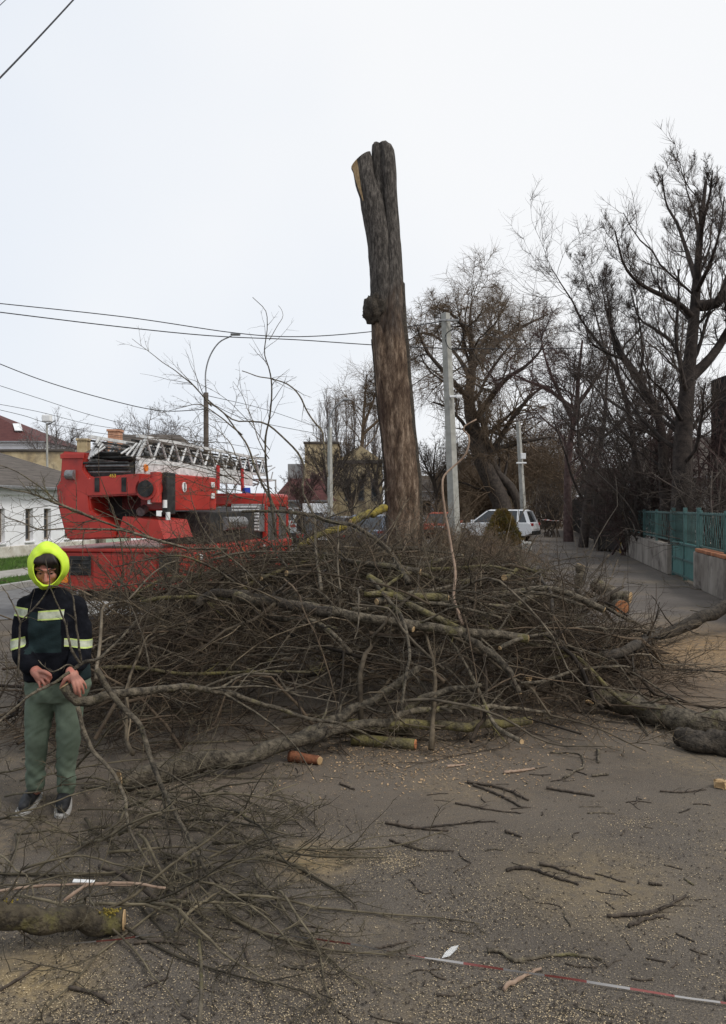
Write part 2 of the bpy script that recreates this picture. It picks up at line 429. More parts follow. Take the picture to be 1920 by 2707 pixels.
# ---------------------------------------------------------------- generic house
def house(name, label, loc, rz, L, D, wh, rh, m_wall, m_roof, windows=(), over=.3, hip=1.5, wsill=True, m_frame=None, group=None):
    """front facade on local y=0 facing -Y, length along +X."""
    h = empty(name, loc, rz, label=label, cat='house', group=group)
    bm = bmesh.new(); th = .35
    xs = sorted(windows)
    cur = 0
    for (x0, x1, z0, z1) in xs:
        bm_box(bm, cur, x0, 0, th, 0, wh); bm_box(bm, x0, x1, 0, th, 0, z0); bm_box(bm, x0, x1, 0, th, z1, wh); cur = x1
    bm_box(bm, cur, L, 0, th, 0, wh)
    bm_box(bm, 0, th, th, D, 0, wh); bm_box(bm, L - th, L, th, D, 0, wh); bm_box(bm, th, L - th, D - th, D, 0, wh)
    done('wall', bm, m_wall, h)
    if wh > 2 and wsill:
        box('cornice', -.06, L + .06, -.12, -.003, wh - .28, wh - .04, m_wall, h, .02)
        box('plinth', -.03, L + .03, -.06, -.003, 0, .42, M.get('plinth', m_wall), h, .02)
    for (x0, x1, z0, z1) in xs:
        f = bmesh.new(); t = min(.07, (x1 - x0) * .16)
        for q in ((x0, x0 + t, z0, z1), (x1 - t, x1, z0, z1), (x0 + t, x1 - t, z1 - t, z1), (x0 + t, x1 - t, z0, z0 + t), (x0 + t, x1 - t, z0 + (z1 - z0) * .66, z0 + (z1 - z0) * .66 + t * .7)):
            bm_box(f, q[0] + .002, q[1] - .002, .14, .22, q[2] + .002, q[3] - .002)
        fr = done('window', f, m_frame or M['frame'], h)
        box('pane', x0 + t, x1 - t, .17, .19, z0 + t, z1 - t, M['glass'], fr, 0)
        box('sill', x0 - .06, x1 + .06, -.08, .14, z0 - .06, z0 - .003, m_wall, fr, .005)
    bm = bmesh.new(); o = over; z0 = wh + .003; hp = hip
    a, b, c, d = [(-o, -o, z0), (L + o, -o, z0), (L + o, D + o, z0), (-o, D + o, z0)]
    r1, r2 = (hp - o if hp else -o, D / 2, wh + rh), (L + o - hp, D / 2, wh + rh)
    va = [bm.verts.new(p) for p in (a, b, c, d, r1, r2)]
    for f in ((0, 1, 5, 4), (2, 3, 4, 5), (1, 2, 5), (3, 0, 4), (3, 2, 1, 0)): bm.faces.new([va[i] for i in f])
    roof = done('roof', bm, m_roof, h)
    box('gutter', -o, L + o, -o - .1, -o - .003, z0 - .08, z0 + .03, M['steel'], h, .02)
    return h, roof
M['frame'] = mat('weathered_window_wood', (.16, .13, .10), (.26, .22, .18), scale=12)
M['plinth'] = mat('stained_plinth', (.42, .38, .31), (.66, .63, .57), scale=3, bump=.2)
m_wwall = mat('white_limewash', (.78, .78, .80), (.86, .86, .88), scale=1.6, third=(.62, .60, .57), tscale=.9, tlo=.6, thi=.75, bump=.15, bscale=18)
m_slate = mat('grey_brown_roof', (.060, .050, .042), (.125, .105, .088), scale=1.2, stretch=(1, 6, 6), bump=.5, bscale=9)
m_redroof = mat('dark_red_roof', (.065, .022, .020), (.115, .040, .035), scale=2, stretch=(1, 5, 5), bump=.4, bscale=12)
m_yellow = mat('yellow_limestone', (.36, .27, .15), (.58, .47, .29), scale=1.4, bump=.4, bscale=10, third=(.24, .19, .13), tscale=.8)
m_brick = mat('orange_brick', (.42, .20, .12), (.60, .34, .22), scale=5)
m_grey = mat('grey_render', (.22, .215, .21), (.36, .355, .35), scale=2, bump=.2)
AL = math.atan2(1, .19)      # local x along the street
def along(s, t, z=0): return ST(s, t, z)
k_ = 1.018
wins = []
for t in (24.6, 26.3, 28.0, 29.65, 30.8, 32.2, 33.6):
    x = (t - 16) * k_; wins.append((x - .24, x + .24, .56, 1.74))
# local +y must point away from the street (left): house() faces -Y, so y+ is left of +x : fine
wh_, rf_ = house('white_house', 'long low whitewashed house with grey-brown roof across the road', along(-17.8, 16), AL, 20 * k_, 8, 2.5, 1.75, m_wwall, m_slate, wins, over=.35, hip=4)
box('garden_wall', 0, 7.5, 0, .3, 0, 1.75, m_wwall, None, .02, along(-17.78, 36.6), (0, 0, AL))
tag(bpy.context.scene.objects['garden_wall'], 'whitewashed garden wall seen below the ladder turret', 'wall')
g_ = empty('yard_gate', along(-17.4, 34.2), AL, label='pale green gate beside the white wall behind the fire engine', cat='gate')
box('gate_leaf', .1, 2.1, 0, .05, .1, 1.55, mat('pale_green_paint', (.36, .46, .36), (.48, .56, .46), scale=4), g_)
box('gate_post', -.15, .095, -.05, .15, 0, 1.75, M['frame'], g_); box('gate_post', 2.105, 2.35, -.05, .15, 0, 1.75, M['frame'], g_)
# stone fire wall behind
p0, p1 = P(-160, 1192, 42), P(186, 1192, 42)
fw = box('stone_wall', 0, p1[0] - p0[0], 0, .5, 0, 4.65, m_yellow, None, .03, (p0[0], 42, 0))
tag(fw, 'tall yellow limestone wall above the white house roof', 'wall')
box('coping', -.05, p1[0] - p0[0] + .05, -.07, .57, 4.653, 4.78, m_slate, fw, .01)
# red roof house further back
p0 = P(-420, 1340, 60)
rh_, rr = house('red_roof_house', 'white house with dark red roof behind the stone wall', (p0[0], 60, 0), 0, P(112, 1340, 60)[0] - p0[0], 9, 6.6, 3.1, m_wwall, m_redroof, [(8.4, 9.3, 4.6, 6.0), (11.4, 12.3, 4.6, 6.0)], hip=7)
wx = P(38, 1119, 60)[0] - p0[0]
bm = bmesh.new(); quad(bm, (wx - .9, .85, 7.40), (wx - .3, .85, 7.40), (wx - 1.0, 2.1, 8.05), (wx - 1.6, 2.1, 8.05)); bmesh.ops.translate(bm, verts=bm.verts[:], vec=(0.6, -.05, .12))
bmesh.ops.solidify(bm, geom=bm.faces[:], thickness=.05); done('skylight', bm, M['white'], rr)
# house with chimneys behind the fire engine
p0 = P(190, 1340, 46)
ch_, cr_ = house('chimney_house', 'low house with an orange brick chimney behind the fire engine', (p0[0], 46, 0), 0, 7.0, 7, 4.3, 1.9, m_yellow, m_slate, [], hip=2)
for (u, v, wpx, m_, z0) in ((305, 1136, 30, m_brick, 4.4), (222, 1160, 26, m_yellow, 4.2)):
    c = P(u, v, 47.5); wd = wpx / F * 47.5 / 2
    o = box('chimney', -wd, wd, -.35, .35, z0, c[2] - .14, m_, cr_, .02, (c[0] - p0[0], 1.5, 0)); box('chimney_cap', -wd - .06, wd + .06, -.41, .41, c[2] - .137, c[2], m_, o, .02)
# yellow stone building in the middle
p0 = P(806, 1340, 60)
yb = empty('yellow_building', (p0[0], 60, 0), 0, label='yellow limestone building with a low gable behind the trees', cat='building')
w1 = (893 - 806) / F * 60; w2 = (1012 - 893) / F * 60
box('tower_block', 0, w1, 0, 7, 0, 6.45, m_yellow, yb, .03); box('tower_cap', -.1, w1 + .1, -.1, 7.1, 6.453, 6.62, m_slate, yb, .02)
box('main_wall', w1 + .003, w1 + w2, .2, 8, 0, 5.1, m_yellow, yb, .02)
box('cornice', w1 + .01, w1 + w2 + .2, -.05, .196, 5.0, 5.25, m_slate, yb, .02)
bm = bmesh.new(); bm_poly_prism(bm, [(w1 + .01, .25, 5.253), (w1 + w2, .25, 5.253), (w1 + w2 / 2, .25, 6.35)], (0, 7.6, 0)); done('gable', bm, m_yellow, yb)
box('side_wing', -1.3, -.003, .5, 6, 0, 5.0, m_grey, yb, .02)
for i in range(3):
    x = w1 + .5 + i * .98; f = box('window', x, x + .5, .15, .197, 2.2, 3.9, M['frame'], yb, .01); box('pane', x + .07, x + .43, .135, .147, 2.27, 3.83, M['glass'], f, 0)
for i in range(2):
    x = .4 + i * 1.0; f = box('window', x, x + .5, -.05, -.003, 2.4, 4.2, M['frame'], yb, .01); box('pane', x + .07, x + .43, -.065, -.053, 2.47, 4.13, M['glass'], f, 0)
p0 = P(730, 1340, 52)
house('low_house', 'low house with dark red roof right of the fire engine', (p0[0], 52, 0), 0, 3.4, 5, 2.2, 1.5, m_grey, m_redroof, [], hip=1)
p0 = P(800, 1340, 47)
tag(box('white_shed', 0, 1.6, 0, 3, 0, 2.0, m_wwall, None, .02, (p0[0], 47, 0)), 'small white rendered shed behind the parked cars', 'shed')
p0 = P(1085, 1340, 75)
house('white_block', 'pale house far down the street right of the stripped trunk', (p0[0], 75, 0), 0, 6, 6, 3.2, 1.6, m_wwall, m_slate, [(1.1, 1.9, 1, 2.4), (3.4, 4.2, 1, 2.4)], hip=1.5)
# house behind the turquoise fence
p0 = P(1705, 1340, 33)
house('grey_house', 'grey house with slate roof behind the turquoise fence', (p0[0], 33, 0), STREET * .6, 9, 7, 3.0, 1.9, m_grey, m_slate, [(1.2, 2.0, 1.1, 2.4), (3.6, 4.4, 1.1, 2.4), (6, 6.8, 1.1, 2.4)], hip=1.5)
p0 = P(1880, 1340, 23)
tag(box('dark_shed', 0, 3.5, 0, 4, 0, 6.0, mat('black_boards', (.012, .010, .009), (.035, .03, .028), scale=3, stretch=(8, 8, .5)), None, .03, (p0[0] + 1.7, 23, 0)), 'tall black boarded building at the right edge behind the trees', 'building')
p0 = P(1560, 1340, 52)
house('far_house', 'small far house with pale gable behind the dark fence', (p0[0], 52, 0), STREET, 5, 5, 2.6, 1.8, m_grey, m_slate, [(1, 1.7, 1, 2.1)], hip=0)

# ---------------------------------------------------------------- fence, walls, gate on the right (line s=3.95)
FS = 3.95
def fline(t): return np.array([FS + .195 * t - .09, t, 0.0])
RZ = math.atan2(1, .195)      # local x runs away along the fence, local y points left (towards path)
m_turq = mat('turquoise_paint', (.034, .080, .075), (.060, .128, .118), rough=.55, scale=5, third=(.10, .075, .05), tscale=9, tlo=.62, thi=.7, spec=.4)
m_cwall = mat('stained_concrete', (.17, .145, .12), (.32, .285, .245), scale=2.4, stretch=(1, 1, .35), bump=.35, bscale=22, third=(.075, .06, .05), tscale=1.3, tlo=.5, thi=.7)
def wall_seg(t0, t1, z1, label):
    a, b = fline(t0), fline(t1); L = np.linalg.norm(b - a)
    o = box('garden_wall', 0, L, -.28, 0, 0, z1, m_cwall, None, .025, a, (0, 0, RZ)); tag(o, label, 'wall'); return o, L
w2o, L2 = wall_seg(9.0, 18.3, .80, 'stained concrete garden wall with brick coping right of the turquoise gate')
w1o, L1 = wall_seg(21.6, 31.5, .80, 'stained concrete garden wall left of the turquoise gate')
bm = bmesh.new(); bm_box(bm, -.115, .115, -.15, .15, 0, .075, .012); bme = bpy.data.meshes.new('brick'); bm.to_mesh(bme); bm.free(); bme.materials.append(mat('coping_brick', (.20, .075, .035), (.33, .14, .07), scale=9, rand=.25, bump=.4))
rnd = random.Random(3)
for i in range(int(L2 / .25)):
    o = link('brick', bme, None, w2o, (.13 + i * .25, -.14 + rnd.uniform(-.01, .01), .803 + rnd.uniform(0, .006)), (0, 0, rnd.uniform(-.05, .05)))
def bar_mesh(h):
    pts = cr([(0, 0, 0), (.012, 0, h * .25), (-.012, 0, h * .5), (.012, 0, h * .75), (0, 0, h)], 9)
    V, f, u = tube_arrays(pts[None], np.full((1, 9), .009), 5, cap=True); return make_mesh('bar', V, f)
fb = bar_mesh(.78); fb.materials.append(m_turq)
def railing(t0, t1, label, zb=.9, sp=.16):
    a, b = fline(t0), fline(t1); L = np.linalg.norm(b - a)
    e = empty('fence', (a[0], a[1], 0), RZ, label=label, cat='fence')
    for z in (zb + .02, zb + .74): box('rail', 0, L, -.16, -.12, z - .02, z + .02, m_turq, e, .004)
    n = int(L / sp)
    for i in range(n): link('bar', fb, None, e, (sp / 2 + i * sp, -.14, zb), (0, 0, rnd.uniform(0, 6)))
    m = max(2, int(L / 2.2))
    for i in range(m + 1): box('post', -.035, .035, -.035, .035, .78, zb + .82, m_turq, e, .006, (i * L / m, -.14, 0))
    return e
railing(9.2, 18.2, 'turquoise bar railing on the brick-topped wall right of the gate')
railing(21.7, 31.4, 'turquoise bar railing on the wall left of the gate')
m_gate = mat('turquoise_gate_paint', (.045, .135, .122), (.075, .20, .18), rough=.55, scale=4, third=(.10, .075, .05), tscale=7, tlo=.64, thi=.72, spec=.4)
a, b = fline(18.45), fline(21.45); L = np.linalg.norm(b - a)
ge = empty('garden_gate', (a[0], a[1], 0), RZ, label='turquoise double sheet-metal gate with bars above', cat='gate')
for i in range(2):
    x0, x1 = i * L / 2 + .03, (i + 1) * L / 2 - .03
    lf = box('gate_leaf', x0, x1, -.16, -.12, .06, .92, m_gate, ge, .01)
    for z in (.1, .5, .88): box('brace', x0 + .01, x1 - .01, -.117, -.09, z - .025, z + .025, m_turq, lf, .004)
    box('rail', x0, x1, -.16, -.12, 1.62, 1.66, m_turq, ge, .004)
    for j in range(10): link('bar', fb, None, ge, (x0 + .07 + j * (x1 - x0 - .14) / 9, -.14, .9))
for x in (-.03, L / 2, L + .03): box('post', x - .04, x + .04, -.19, -.10, 0, 1.78, m_turq, ge, .008)
# dark board fence further on
m_dboard = mat('black_fence_board', (.010, .008, .007), (.034, .027, .023), scale=5, stretch=(6, 6, .6), rand=.4)
a, b = fline(32.0), fline(62); L = np.linalg.norm(b - a)
de = empty('board_fence', (a[0], a[1], 0), RZ, label='tall black wooden board fence along the footpath', cat='fence')
bd = bmesh.new(); bm_box(bd, -.085, .085, -.02, .02, 0, 2.3, .004); bdm = bpy.data.meshes.new('board'); bd.to_mesh(bdm); bd.free(); bdm.materials.append(m_dboard)
nb = int(L / .2)
for i in range(nb):
    o = link('board', bdm, None, de, (.1 + i * .2, rnd.uniform(-.012, .012), .04)); o.scale = (1, 1, rnd.uniform(.88, 1.08))
for z in (.5, 1.8): box('rail', 0, L, -.09, -.045, z - .05, z + .05, m_dboard, de, .005)
ge2 = empty('yard_gate', (a[0] - .05, a[1] - .4, 0), RZ + .5, label='black corrugated yard gate with one ochre post', cat='gate')
box('gate_leaf', .1, 1.9, -.04, 0, .1, 2.4, m_dboard, ge2); box('gate_post', -.1, .06, -.08, .06, 0, 2.6, mat('ochre_post', (.22, .15, .03), (.30, .21, .06), scale=6), ge2)
# barrier tape across the path far off
def ribbon_tape(name, pts, w_, label, turns, per, K=160):
    c = cr(pts, K); T = unit(np.gradient(c, axis=0)); ln = np.concatenate([[0], np.cumsum(np.linalg.norm(np.diff(c, axis=0), axis=1))])
    up = np.array([0, 0, 1.0]); side = unit(np.cross(T, up)); nn = np.cross(side, T)
    an = turns * np.sin(ln * 2.1) + turns * .6 * np.sin(ln * 5.3 + 1)
    e = np.cos(an)[:, None] * side + np.sin(an)[:, None] * nn
    z = np.abs(np.sin(an)) * w_ / 2
    c2 = c + z[:, None] * up
    V = np.stack([c2 - e * w_ / 2, c2 + e * w_ / 2], 1).reshape(-1, 3); i = np.arange(K - 1) * 2
    uv = np.stack([np.tile([0, 1], K), np.repeat(ln / per, 2)], 1)
    return tag(link(name, make_mesh(name, V, [np.stack([i, i + 1, i + 3, i + 2], 1)], uv=uv), M['tape']), label, 'barrier tape')
tm = bpy.data.materials.new('red_white_tape'); tm.use_nodes = True
N, L_ = tm.node_tree.nodes, tm.node_tree.links; b_ = N['Principled BSDF']; b_.inputs['Roughness'].default_value = .4
uvn = N.new('ShaderNodeUVMap'); sp_ = N.new('ShaderNodeSeparateXYZ'); fr_ = N.new('ShaderNodeMath'); fr_.operation = 'FRACT'; gt = N.new('ShaderNodeMath'); gt.operation = 'GREATER_THAN'; gt.inputs[1].default_value = .5
mx_ = N.new('ShaderNodeMix'); mx_.data_type = 'RGBA'; mx_.inputs[6].default_value = (.30, .285, .27, 1); mx_.inputs[7].default_value = (.21, .055, .045, 1)
L_.new(uvn.outputs[0], sp_.inputs[0]); L_.new(sp_.outputs[1], fr_.inputs[0]); L_.new(fr_.outputs[0], gt.inputs[0]); L_.new(gt.outputs[0], mx_.inputs[0]); L_.new(mx_.outputs[2], b_.inputs['Base Color'])
M['tape'] = tm
ribbon_tape('barrier_tape', [P(1395, 1366, 47), P(1450, 1376, 45), P(1510, 1376, 43), P(1570, 1366, 41)], .10, 'red and white barrier tape strung across the far footpath', .5, .5, 60)
# ================================================================ TREES
def tree(name, label, base, trunks, spec, m, seed, group=None, cat='tree', m_crown=None, lump=.06, limbs_in_trunk=0):
    """trunks: list of (pts world list, r0, r1). spec: list of spawn kwargs per level."""
    rng = np.random.default_rng(seed)
    e = empty(name, base, 0, label=label, cat=cat, group=group)
    K = 16
    Ps = np.stack([cr(t[0], K) for t in trunks]); Rs = np.stack([np.linspace(t[1], t[2], K) for t in trunks])
    bt = [(Ps, Rs, 9)]; cb = []
    P_, R_ = Ps, Rs
    for i, s in enumerate(spec):
        s = dict(s); S = s.pop('S', 3)
        P_, R_ = spawn(P_, R_, rng=rng, **s)
        P_[..., 2] = np.maximum(P_[..., 2], .1)
        if i < limbs_in_trunk: bt.append((P_, R_, S))
        else: cb.append((P_, R_, S))
    o = tubes('trunk', bt, m, None, base, lump=lump, rng=rng); o.parent = e; o.location = (0, 0, 0)
    o = tubes('crown', cb, m_crown or m, None, base, rng=rng); o.parent = e; o.location = (0, 0, 0)
    return e
def pxl(pts, d, jit=0, seed=0):
    r = np.random.default_rng(seed); dd = d
    out = []
    for i, p in enumerate(pts):
        out.append(P(p[0], p[1], d + (p[2] if len(p) > 2 else (r.normal(0, jit) if i else 0))))
    return out
def gbase(u, d): q = P(u, HV, d); return (q[0], d, 0)

# big black pollarded tree
d = 22
tr = [(pxl([(1796, 1516), (1802, 1300), (1808, 1150), (1820, 1000), (1838, 800), (1848, 660), (1856, 570), (1866, 480)], d), .33, .04),
      (pxl([(1836, 808), (1868, 806), (1895, 800), (1918, 766), (1945, 650, .8), (1960, 520, 1.2)], d), .17, .03),
      (pxl([(1822, 1000), (1860, 965), (1890, 930), (1920, 882), (1965, 800, -1), (2000, 640, -1.5)], d), .16, .03),
      (pxl([(1832, 840), (1790, 800, -.4), (1715, 764, -1), (1672, 732, -1.4), (1646, 690, -1.6), (1626, 610, -1.7)], d), .085, .018),
      (pxl([(1815, 1010), (1782, 913, .8), (1731, 870, 1.4), (1690, 840, 1.8), (1668, 770, 2)], d), .08, .018),
      (pxl([(1840, 740), (1815, 660, .8), (1790, 590, 1.2), (1762, 540, 1.4), (1750, 460, 1.5)], d), .08, .015),
      (pxl([(1846, 690), (1858, 590, -1), (1876, 520, -1.4), (1884, 450, -1.6)], d), .08, .015),
      (pxl([(1850, 640), (1835, 560, 1.5), (1815, 500, 1.8), (1806, 440, 2)], d), .05, .012),
      (pxl([(1842, 770), (1880, 690, -1.6), (1905, 600, -2), (1915, 520, -2.2)], d), .07, .014),
      (pxl([(1806, 1120), (1760, 1040, -1), (1720, 1000, -1.8), (1690, 930, -2.2)], d), .06, .012)]
sp = [dict(m=14, t=(.25, 1), ang=(25, 65), lf=(.2, .45), rf=.34, K=8, wander=.13, bias=(0, 0, .16), rmin=.009, S=4),
      dict(m=9, t=(.1, 1), ang=(20, 60), lf=(.3, .7), rf=.6, K=6, wander=.12, bias=(0, 0, .18), rmin=.0065),
      dict(m=11, t=(.05, 1), ang=(20, 60), lf=(.35, .95), rf=.6, K=4, wander=.12, bias=(0, 0, .14), rmin=.0042)]
tree('pollard_tree', 'big black pollarded tree with upright shoots behind the turquoise fence', gbase(1796, d), tr, sp, M['tree_dark'], 11, limbs_in_trunk=1, m_crown=M['tree_twig'])
d = 25
tr = [(pxl([(1764, 1480), (1758, 1300), (1748, 1130), (1720, 1062), (1680, 990), (1640, 935), (1626, 898)], d), .19, .10),
      (pxl([(1752, 1180), (1790, 1100, 1), (1800, 1020, 1.5), (1795, 940, 2)], d), .08, .02),
      (pxl([(1640, 935), (1618, 880, .3), (1600, 800, .5), (1585, 730, .6)], d), .05, .012),
      (pxl([(1690, 1005), (1700, 930, -.5), (1690, 850, -.8), (1680, 770, -1)], d), .05, .012),
      (pxl([(1650, 950), (1600, 930, -.5), (1560, 900, -.9), (1540, 830, -1)], d), .05, .012)]
sp2 = [dict(m=15, t=(.3, 1), ang=(25, 75), lf=(.25, .6), rf=.34, K=8, wander=.16, bias=(0, 0, .11), rmin=.009, S=4),
       dict(m=8, t=(.1, 1), ang=(20, 70), lf=(.3, .7), rf=.6, K=6, wander=.15, bias=(0, 0, .1), rmin=.008),
       dict(m=11, t=(.05, 1), ang=(20, 70), lf=(.35, .95), rf=.6, K=4, wander=.15, bias=(0, 0, .08), rmin=.0047)]
tree('leaning_tree', 'dark tree with a thick stub limb slanting up left behind the fence', gbase(1764, d), tr, sp2, M['tree_dark'], 12, limbs_in_trunk=1, m_crown=M['tree_twig'])
d = 28
tr = [(pxl([(1690, 1460), (1685, 1300), (1668, 1120), (1630, 980), (1589, 913), (1546, 862), (1511, 791), (1480, 745), (1456, 705)], d), .15, .012),
      (pxl([(1600, 930), (1580, 850, .5), (1560, 780, .8), (1540, 700, 1)], d), .04, .01),
      (pxl([(1640, 1010), (1620, 900, -.5), (1612, 820, -1), (1600, 740, -1.2)], d), .05, .01),
      (pxl([(1660, 1090), (1600, 1050, 1), (1550, 1000, 1.5), (1500, 960, 2)], d), .06, .012)]
tree('bare_tree', 'bare tree with a long branch reaching far to the left over the footpath', gbase(1690, d), tr, sp2, M['tree_dark'], 13, limbs_in_trunk=1, m_crown=M['tree_twig'])
d = 42
tr = [(pxl([(1503, 1432), (1500, 1300), (1502, 1220), (1512, 1140), (1525, 1070), (1530, 990), (1540, 900)], d), .26, .05),
      (pxl([(1520, 1085), (1450, 1030), (1400, 1010), (1350, 990), (1312, 1008)], d), .13, .02),
      (pxl([(1514, 1110), (1470, 1020, 1), (1440, 940, 1.6), (1425, 850, 2)], d), .12, .02),
      (pxl([(1520, 1080), (1570, 1010, -1), (1600, 960, -2), (1620, 880, -2)], d), .12, .02),
      (pxl([(1500, 1230), (1490, 1160, 1), (1440, 1110, 2), (1410, 1080, 2)], d), .10, .02)]
sp3 = [dict(m=18, t=(.2, 1), ang=(30, 80), lf=(.25, .6), rf=.4, K=7, wander=.2, bias=(0, 0, .05), rmin=.014, S=4),
       dict(m=9, t=(.1, 1), ang=(25, 75), lf=(.3, .7), rf=.6, K=5, wander=.2, bias=(0, 0, .03), rmin=.011),
       dict(m=8, t=(.1, 1), ang=(25, 75), lf=(.35, .8), rf=.6, K=4, wander=.2, bias=(0, 0, .02), rmin=.009)]
tree('bare_tree', 'reddish dark bushy tree beside the footpath past the black fence', gbase(1503, d), tr, sp3, M['tree_red'], 14, limbs_in_trunk=1)
d = 36
tr = [(pxl([(1542, 1450), (1552, 1330), (1566, 1250), (1585, 1180), (1600, 1090), (1605, 1000), (1615, 930)], d), .22, .03),
      (pxl([(1570, 1240), (1530, 1180, 1), (1560, 1080, 1.5), (1570, 980, 2)], d), .08, .015),
      (pxl([(1590, 1160), (1640, 1120, -.8), (1680, 1080, -1), (1710, 1000, -1)], d), .08, .015)]
tree('bare_tree', 'slender leaning tree rising out of the black board fence', gbase(1542, d), tr, sp3, M['tree_dark'], 15, limbs_in_trunk=1, m_crown=M['tree_twig'])
# big tan willow
d = 58
tr = [(pxl([(1337, 1405), (1328, 1335), (1308, 1288), (1268, 1200), (1250, 1120), (1240, 1060), (1250, 960), (1246, 900), (1243, 850), (1246, 800)], d), .85, .06),
      (pxl([(1390, 1405), (1370, 1330), (1345, 1280), (1318, 1255), (1290, 1180), (1276, 1110), (1266, 1060)], d), .40, .15),
      (pxl([(1254, 965), (1300, 915, 2), (1370, 870, 3), (1450, 830, 4)], d), .30, .04),
      (pxl([(1248, 890), (1215, 850, -2), (1185, 825, -3), (1150, 810, -3)], d), .22, .04),
      (pxl([(1244, 1060), (1190, 1000, -3), (1130, 930, -4), (1100, 860, -5)], d), .28, .04),
      (pxl([(1262, 1100), (1330, 1010, -4), (1400, 960, -6), (1450, 900, -6)], d), .28, .04),
      (pxl([(1250, 1010), (1200, 930, 4), (1130, 880, 6), (1080, 900, 6)], d), .22, .04),
      (pxl([(1250, 940), (1300, 870, 4), (1330, 820, 5), (1345, 790, 5)], d), .20, .03)]
spw = [dict(m=14, t=(.25, 1), ang=(30, 75), lf=(.3, .6), rf=.4, K=8, wander=.15, bias=(0, 0, .03), rmin=.03, S=4),
       dict(m=11, t=(.15, 1), ang=(25, 75), lf=(.35, .8), rf=.55, K=6, wander=.15, bias=(0, 0, -.03), rmin=.018),
       dict(m=13, t=(.1, 1), ang=(20, 70), lf=(.5, 1.2), rf=.6, K=4, wander=.14, bias=(0, 0, -.12), rmin=.0105)]
tree('willow_tree', 'large tan willow with a twisted leaning trunk behind the concrete pole', gbase(1337, d), tr, spw, M['tree_mid'], 21, limbs_in_trunk=1, m_crown=M['tree_willow'])
tr = [(pxl([(960, 1400), (955, 1250), (960, 1130), (965, 1050), (970, 990)], 70), .3, .04),
      (pxl([(960, 1130), (990, 1050), (1005, 990)], 70), .15, .03), (pxl([(958, 1150), (1030, 1080), (1070, 1000)], 70), .15, .03)]
tree('bare_tree', 'pale bare tree seen just left of the stripped trunk', gbase(960, 70), tr, [dict(s) for s in spw], M['tree_willow'], 22, limbs_in_trunk=0)
# brown drooping thicket behind the willow: individual bushes
rng = np.random.default_rng(77)
for i, (u, d, h, wd) in enumerate([(1215, 70, 6.6, 3.4), (1290, 74, 8.0, 3.6), (1365, 72, 9.0, 3.4), (1430, 68, 9.6, 3.2), (1475, 74, 9.8, 2.8), (1150, 78, 5.6, 3.0), (1330, 66, 6.5, 3.2), (1250, 66, 5.5, 3.2)]):
    b = np.array(gbase(u, d)); n = 42
    p0 = b + np.stack([rng.normal(0, wd * .28, n), rng.normal(0, .8, n), np.zeros(n)], 1)
    A = grow(p0, rng.normal(0, .25, (n, 3)) + np.array([0, 0, 1.]), h * rng.uniform(.6, 1.05, n), 8, rng, .10, (0, 0, .02)); RA = taper(np.full(n, .05), 8, .3)
    B, RB = spawn(A, RA, 14, rng, t=(.2, 1), ang=(20, 60), lf=(.25, .55), rf=.5, K=6, wander=.14, bias=(0, 0, -.10), rmin=.016)
    C, RC = spawn(B, RB, 9, rng, t=(.1, 1), ang=(20, 70), lf=(.4, .9), rf=.6, K=4, wander=.14, bias=(0, 0, -.12), rmin=.011)
    for X in (B, C): X[..., 2] = np.maximum(X[..., 2], .05)
    o = empty('willow_bush', tuple(b), 0, label='dense brown leafless willow bush in the thicket behind the willow tree', cat='bush', group='brown willow thicket')
    q = tubes('stem', [(A, RA, 4)], M['tree_willow'], None, b); q.parent = o; q.location = (0, 0, 0)
    q = tubes('crown', [(B, RB, 3), (C, RC, 3)], M['tree_willow'], None, b); q.parent = o; q.location = (0, 0, 0)
# poplars
for i, (u, v, d) in enumerate([(846, 1090, 112), (866, 1062, 108), (888, 1058, 112), (915, 1078, 110), (936, 1072, 115), (965, 1085, 110), (990, 1070, 112)]):
    b = np.array(gbase(u, d)); H = 1.8 + (1340 - v) / F * d
    t_ = [([b, b + (0.1, 0, H * .5), b + (0, 0, H)], .22, .03)]
    spp = [dict(m=60, t=(.12, .97), ang=(12, 24), lf=(.16, .36), rf=.5, K=6, wander=.06, bias=(0, 0, .14), rmin=.035),
           dict(m=7, t=(.1, 1), ang=(12, 30), lf=(.3, .8), rf=.6, K=4, wander=.06, bias=(0, 0, .12), rmin=.02)]
    tree('poplar_tree', 'tall grey leafless poplar in the row behind the yellow building', tuple(b), t_, spp, M['tree_far'], 40 + i, group='poplars behind the yellow building')
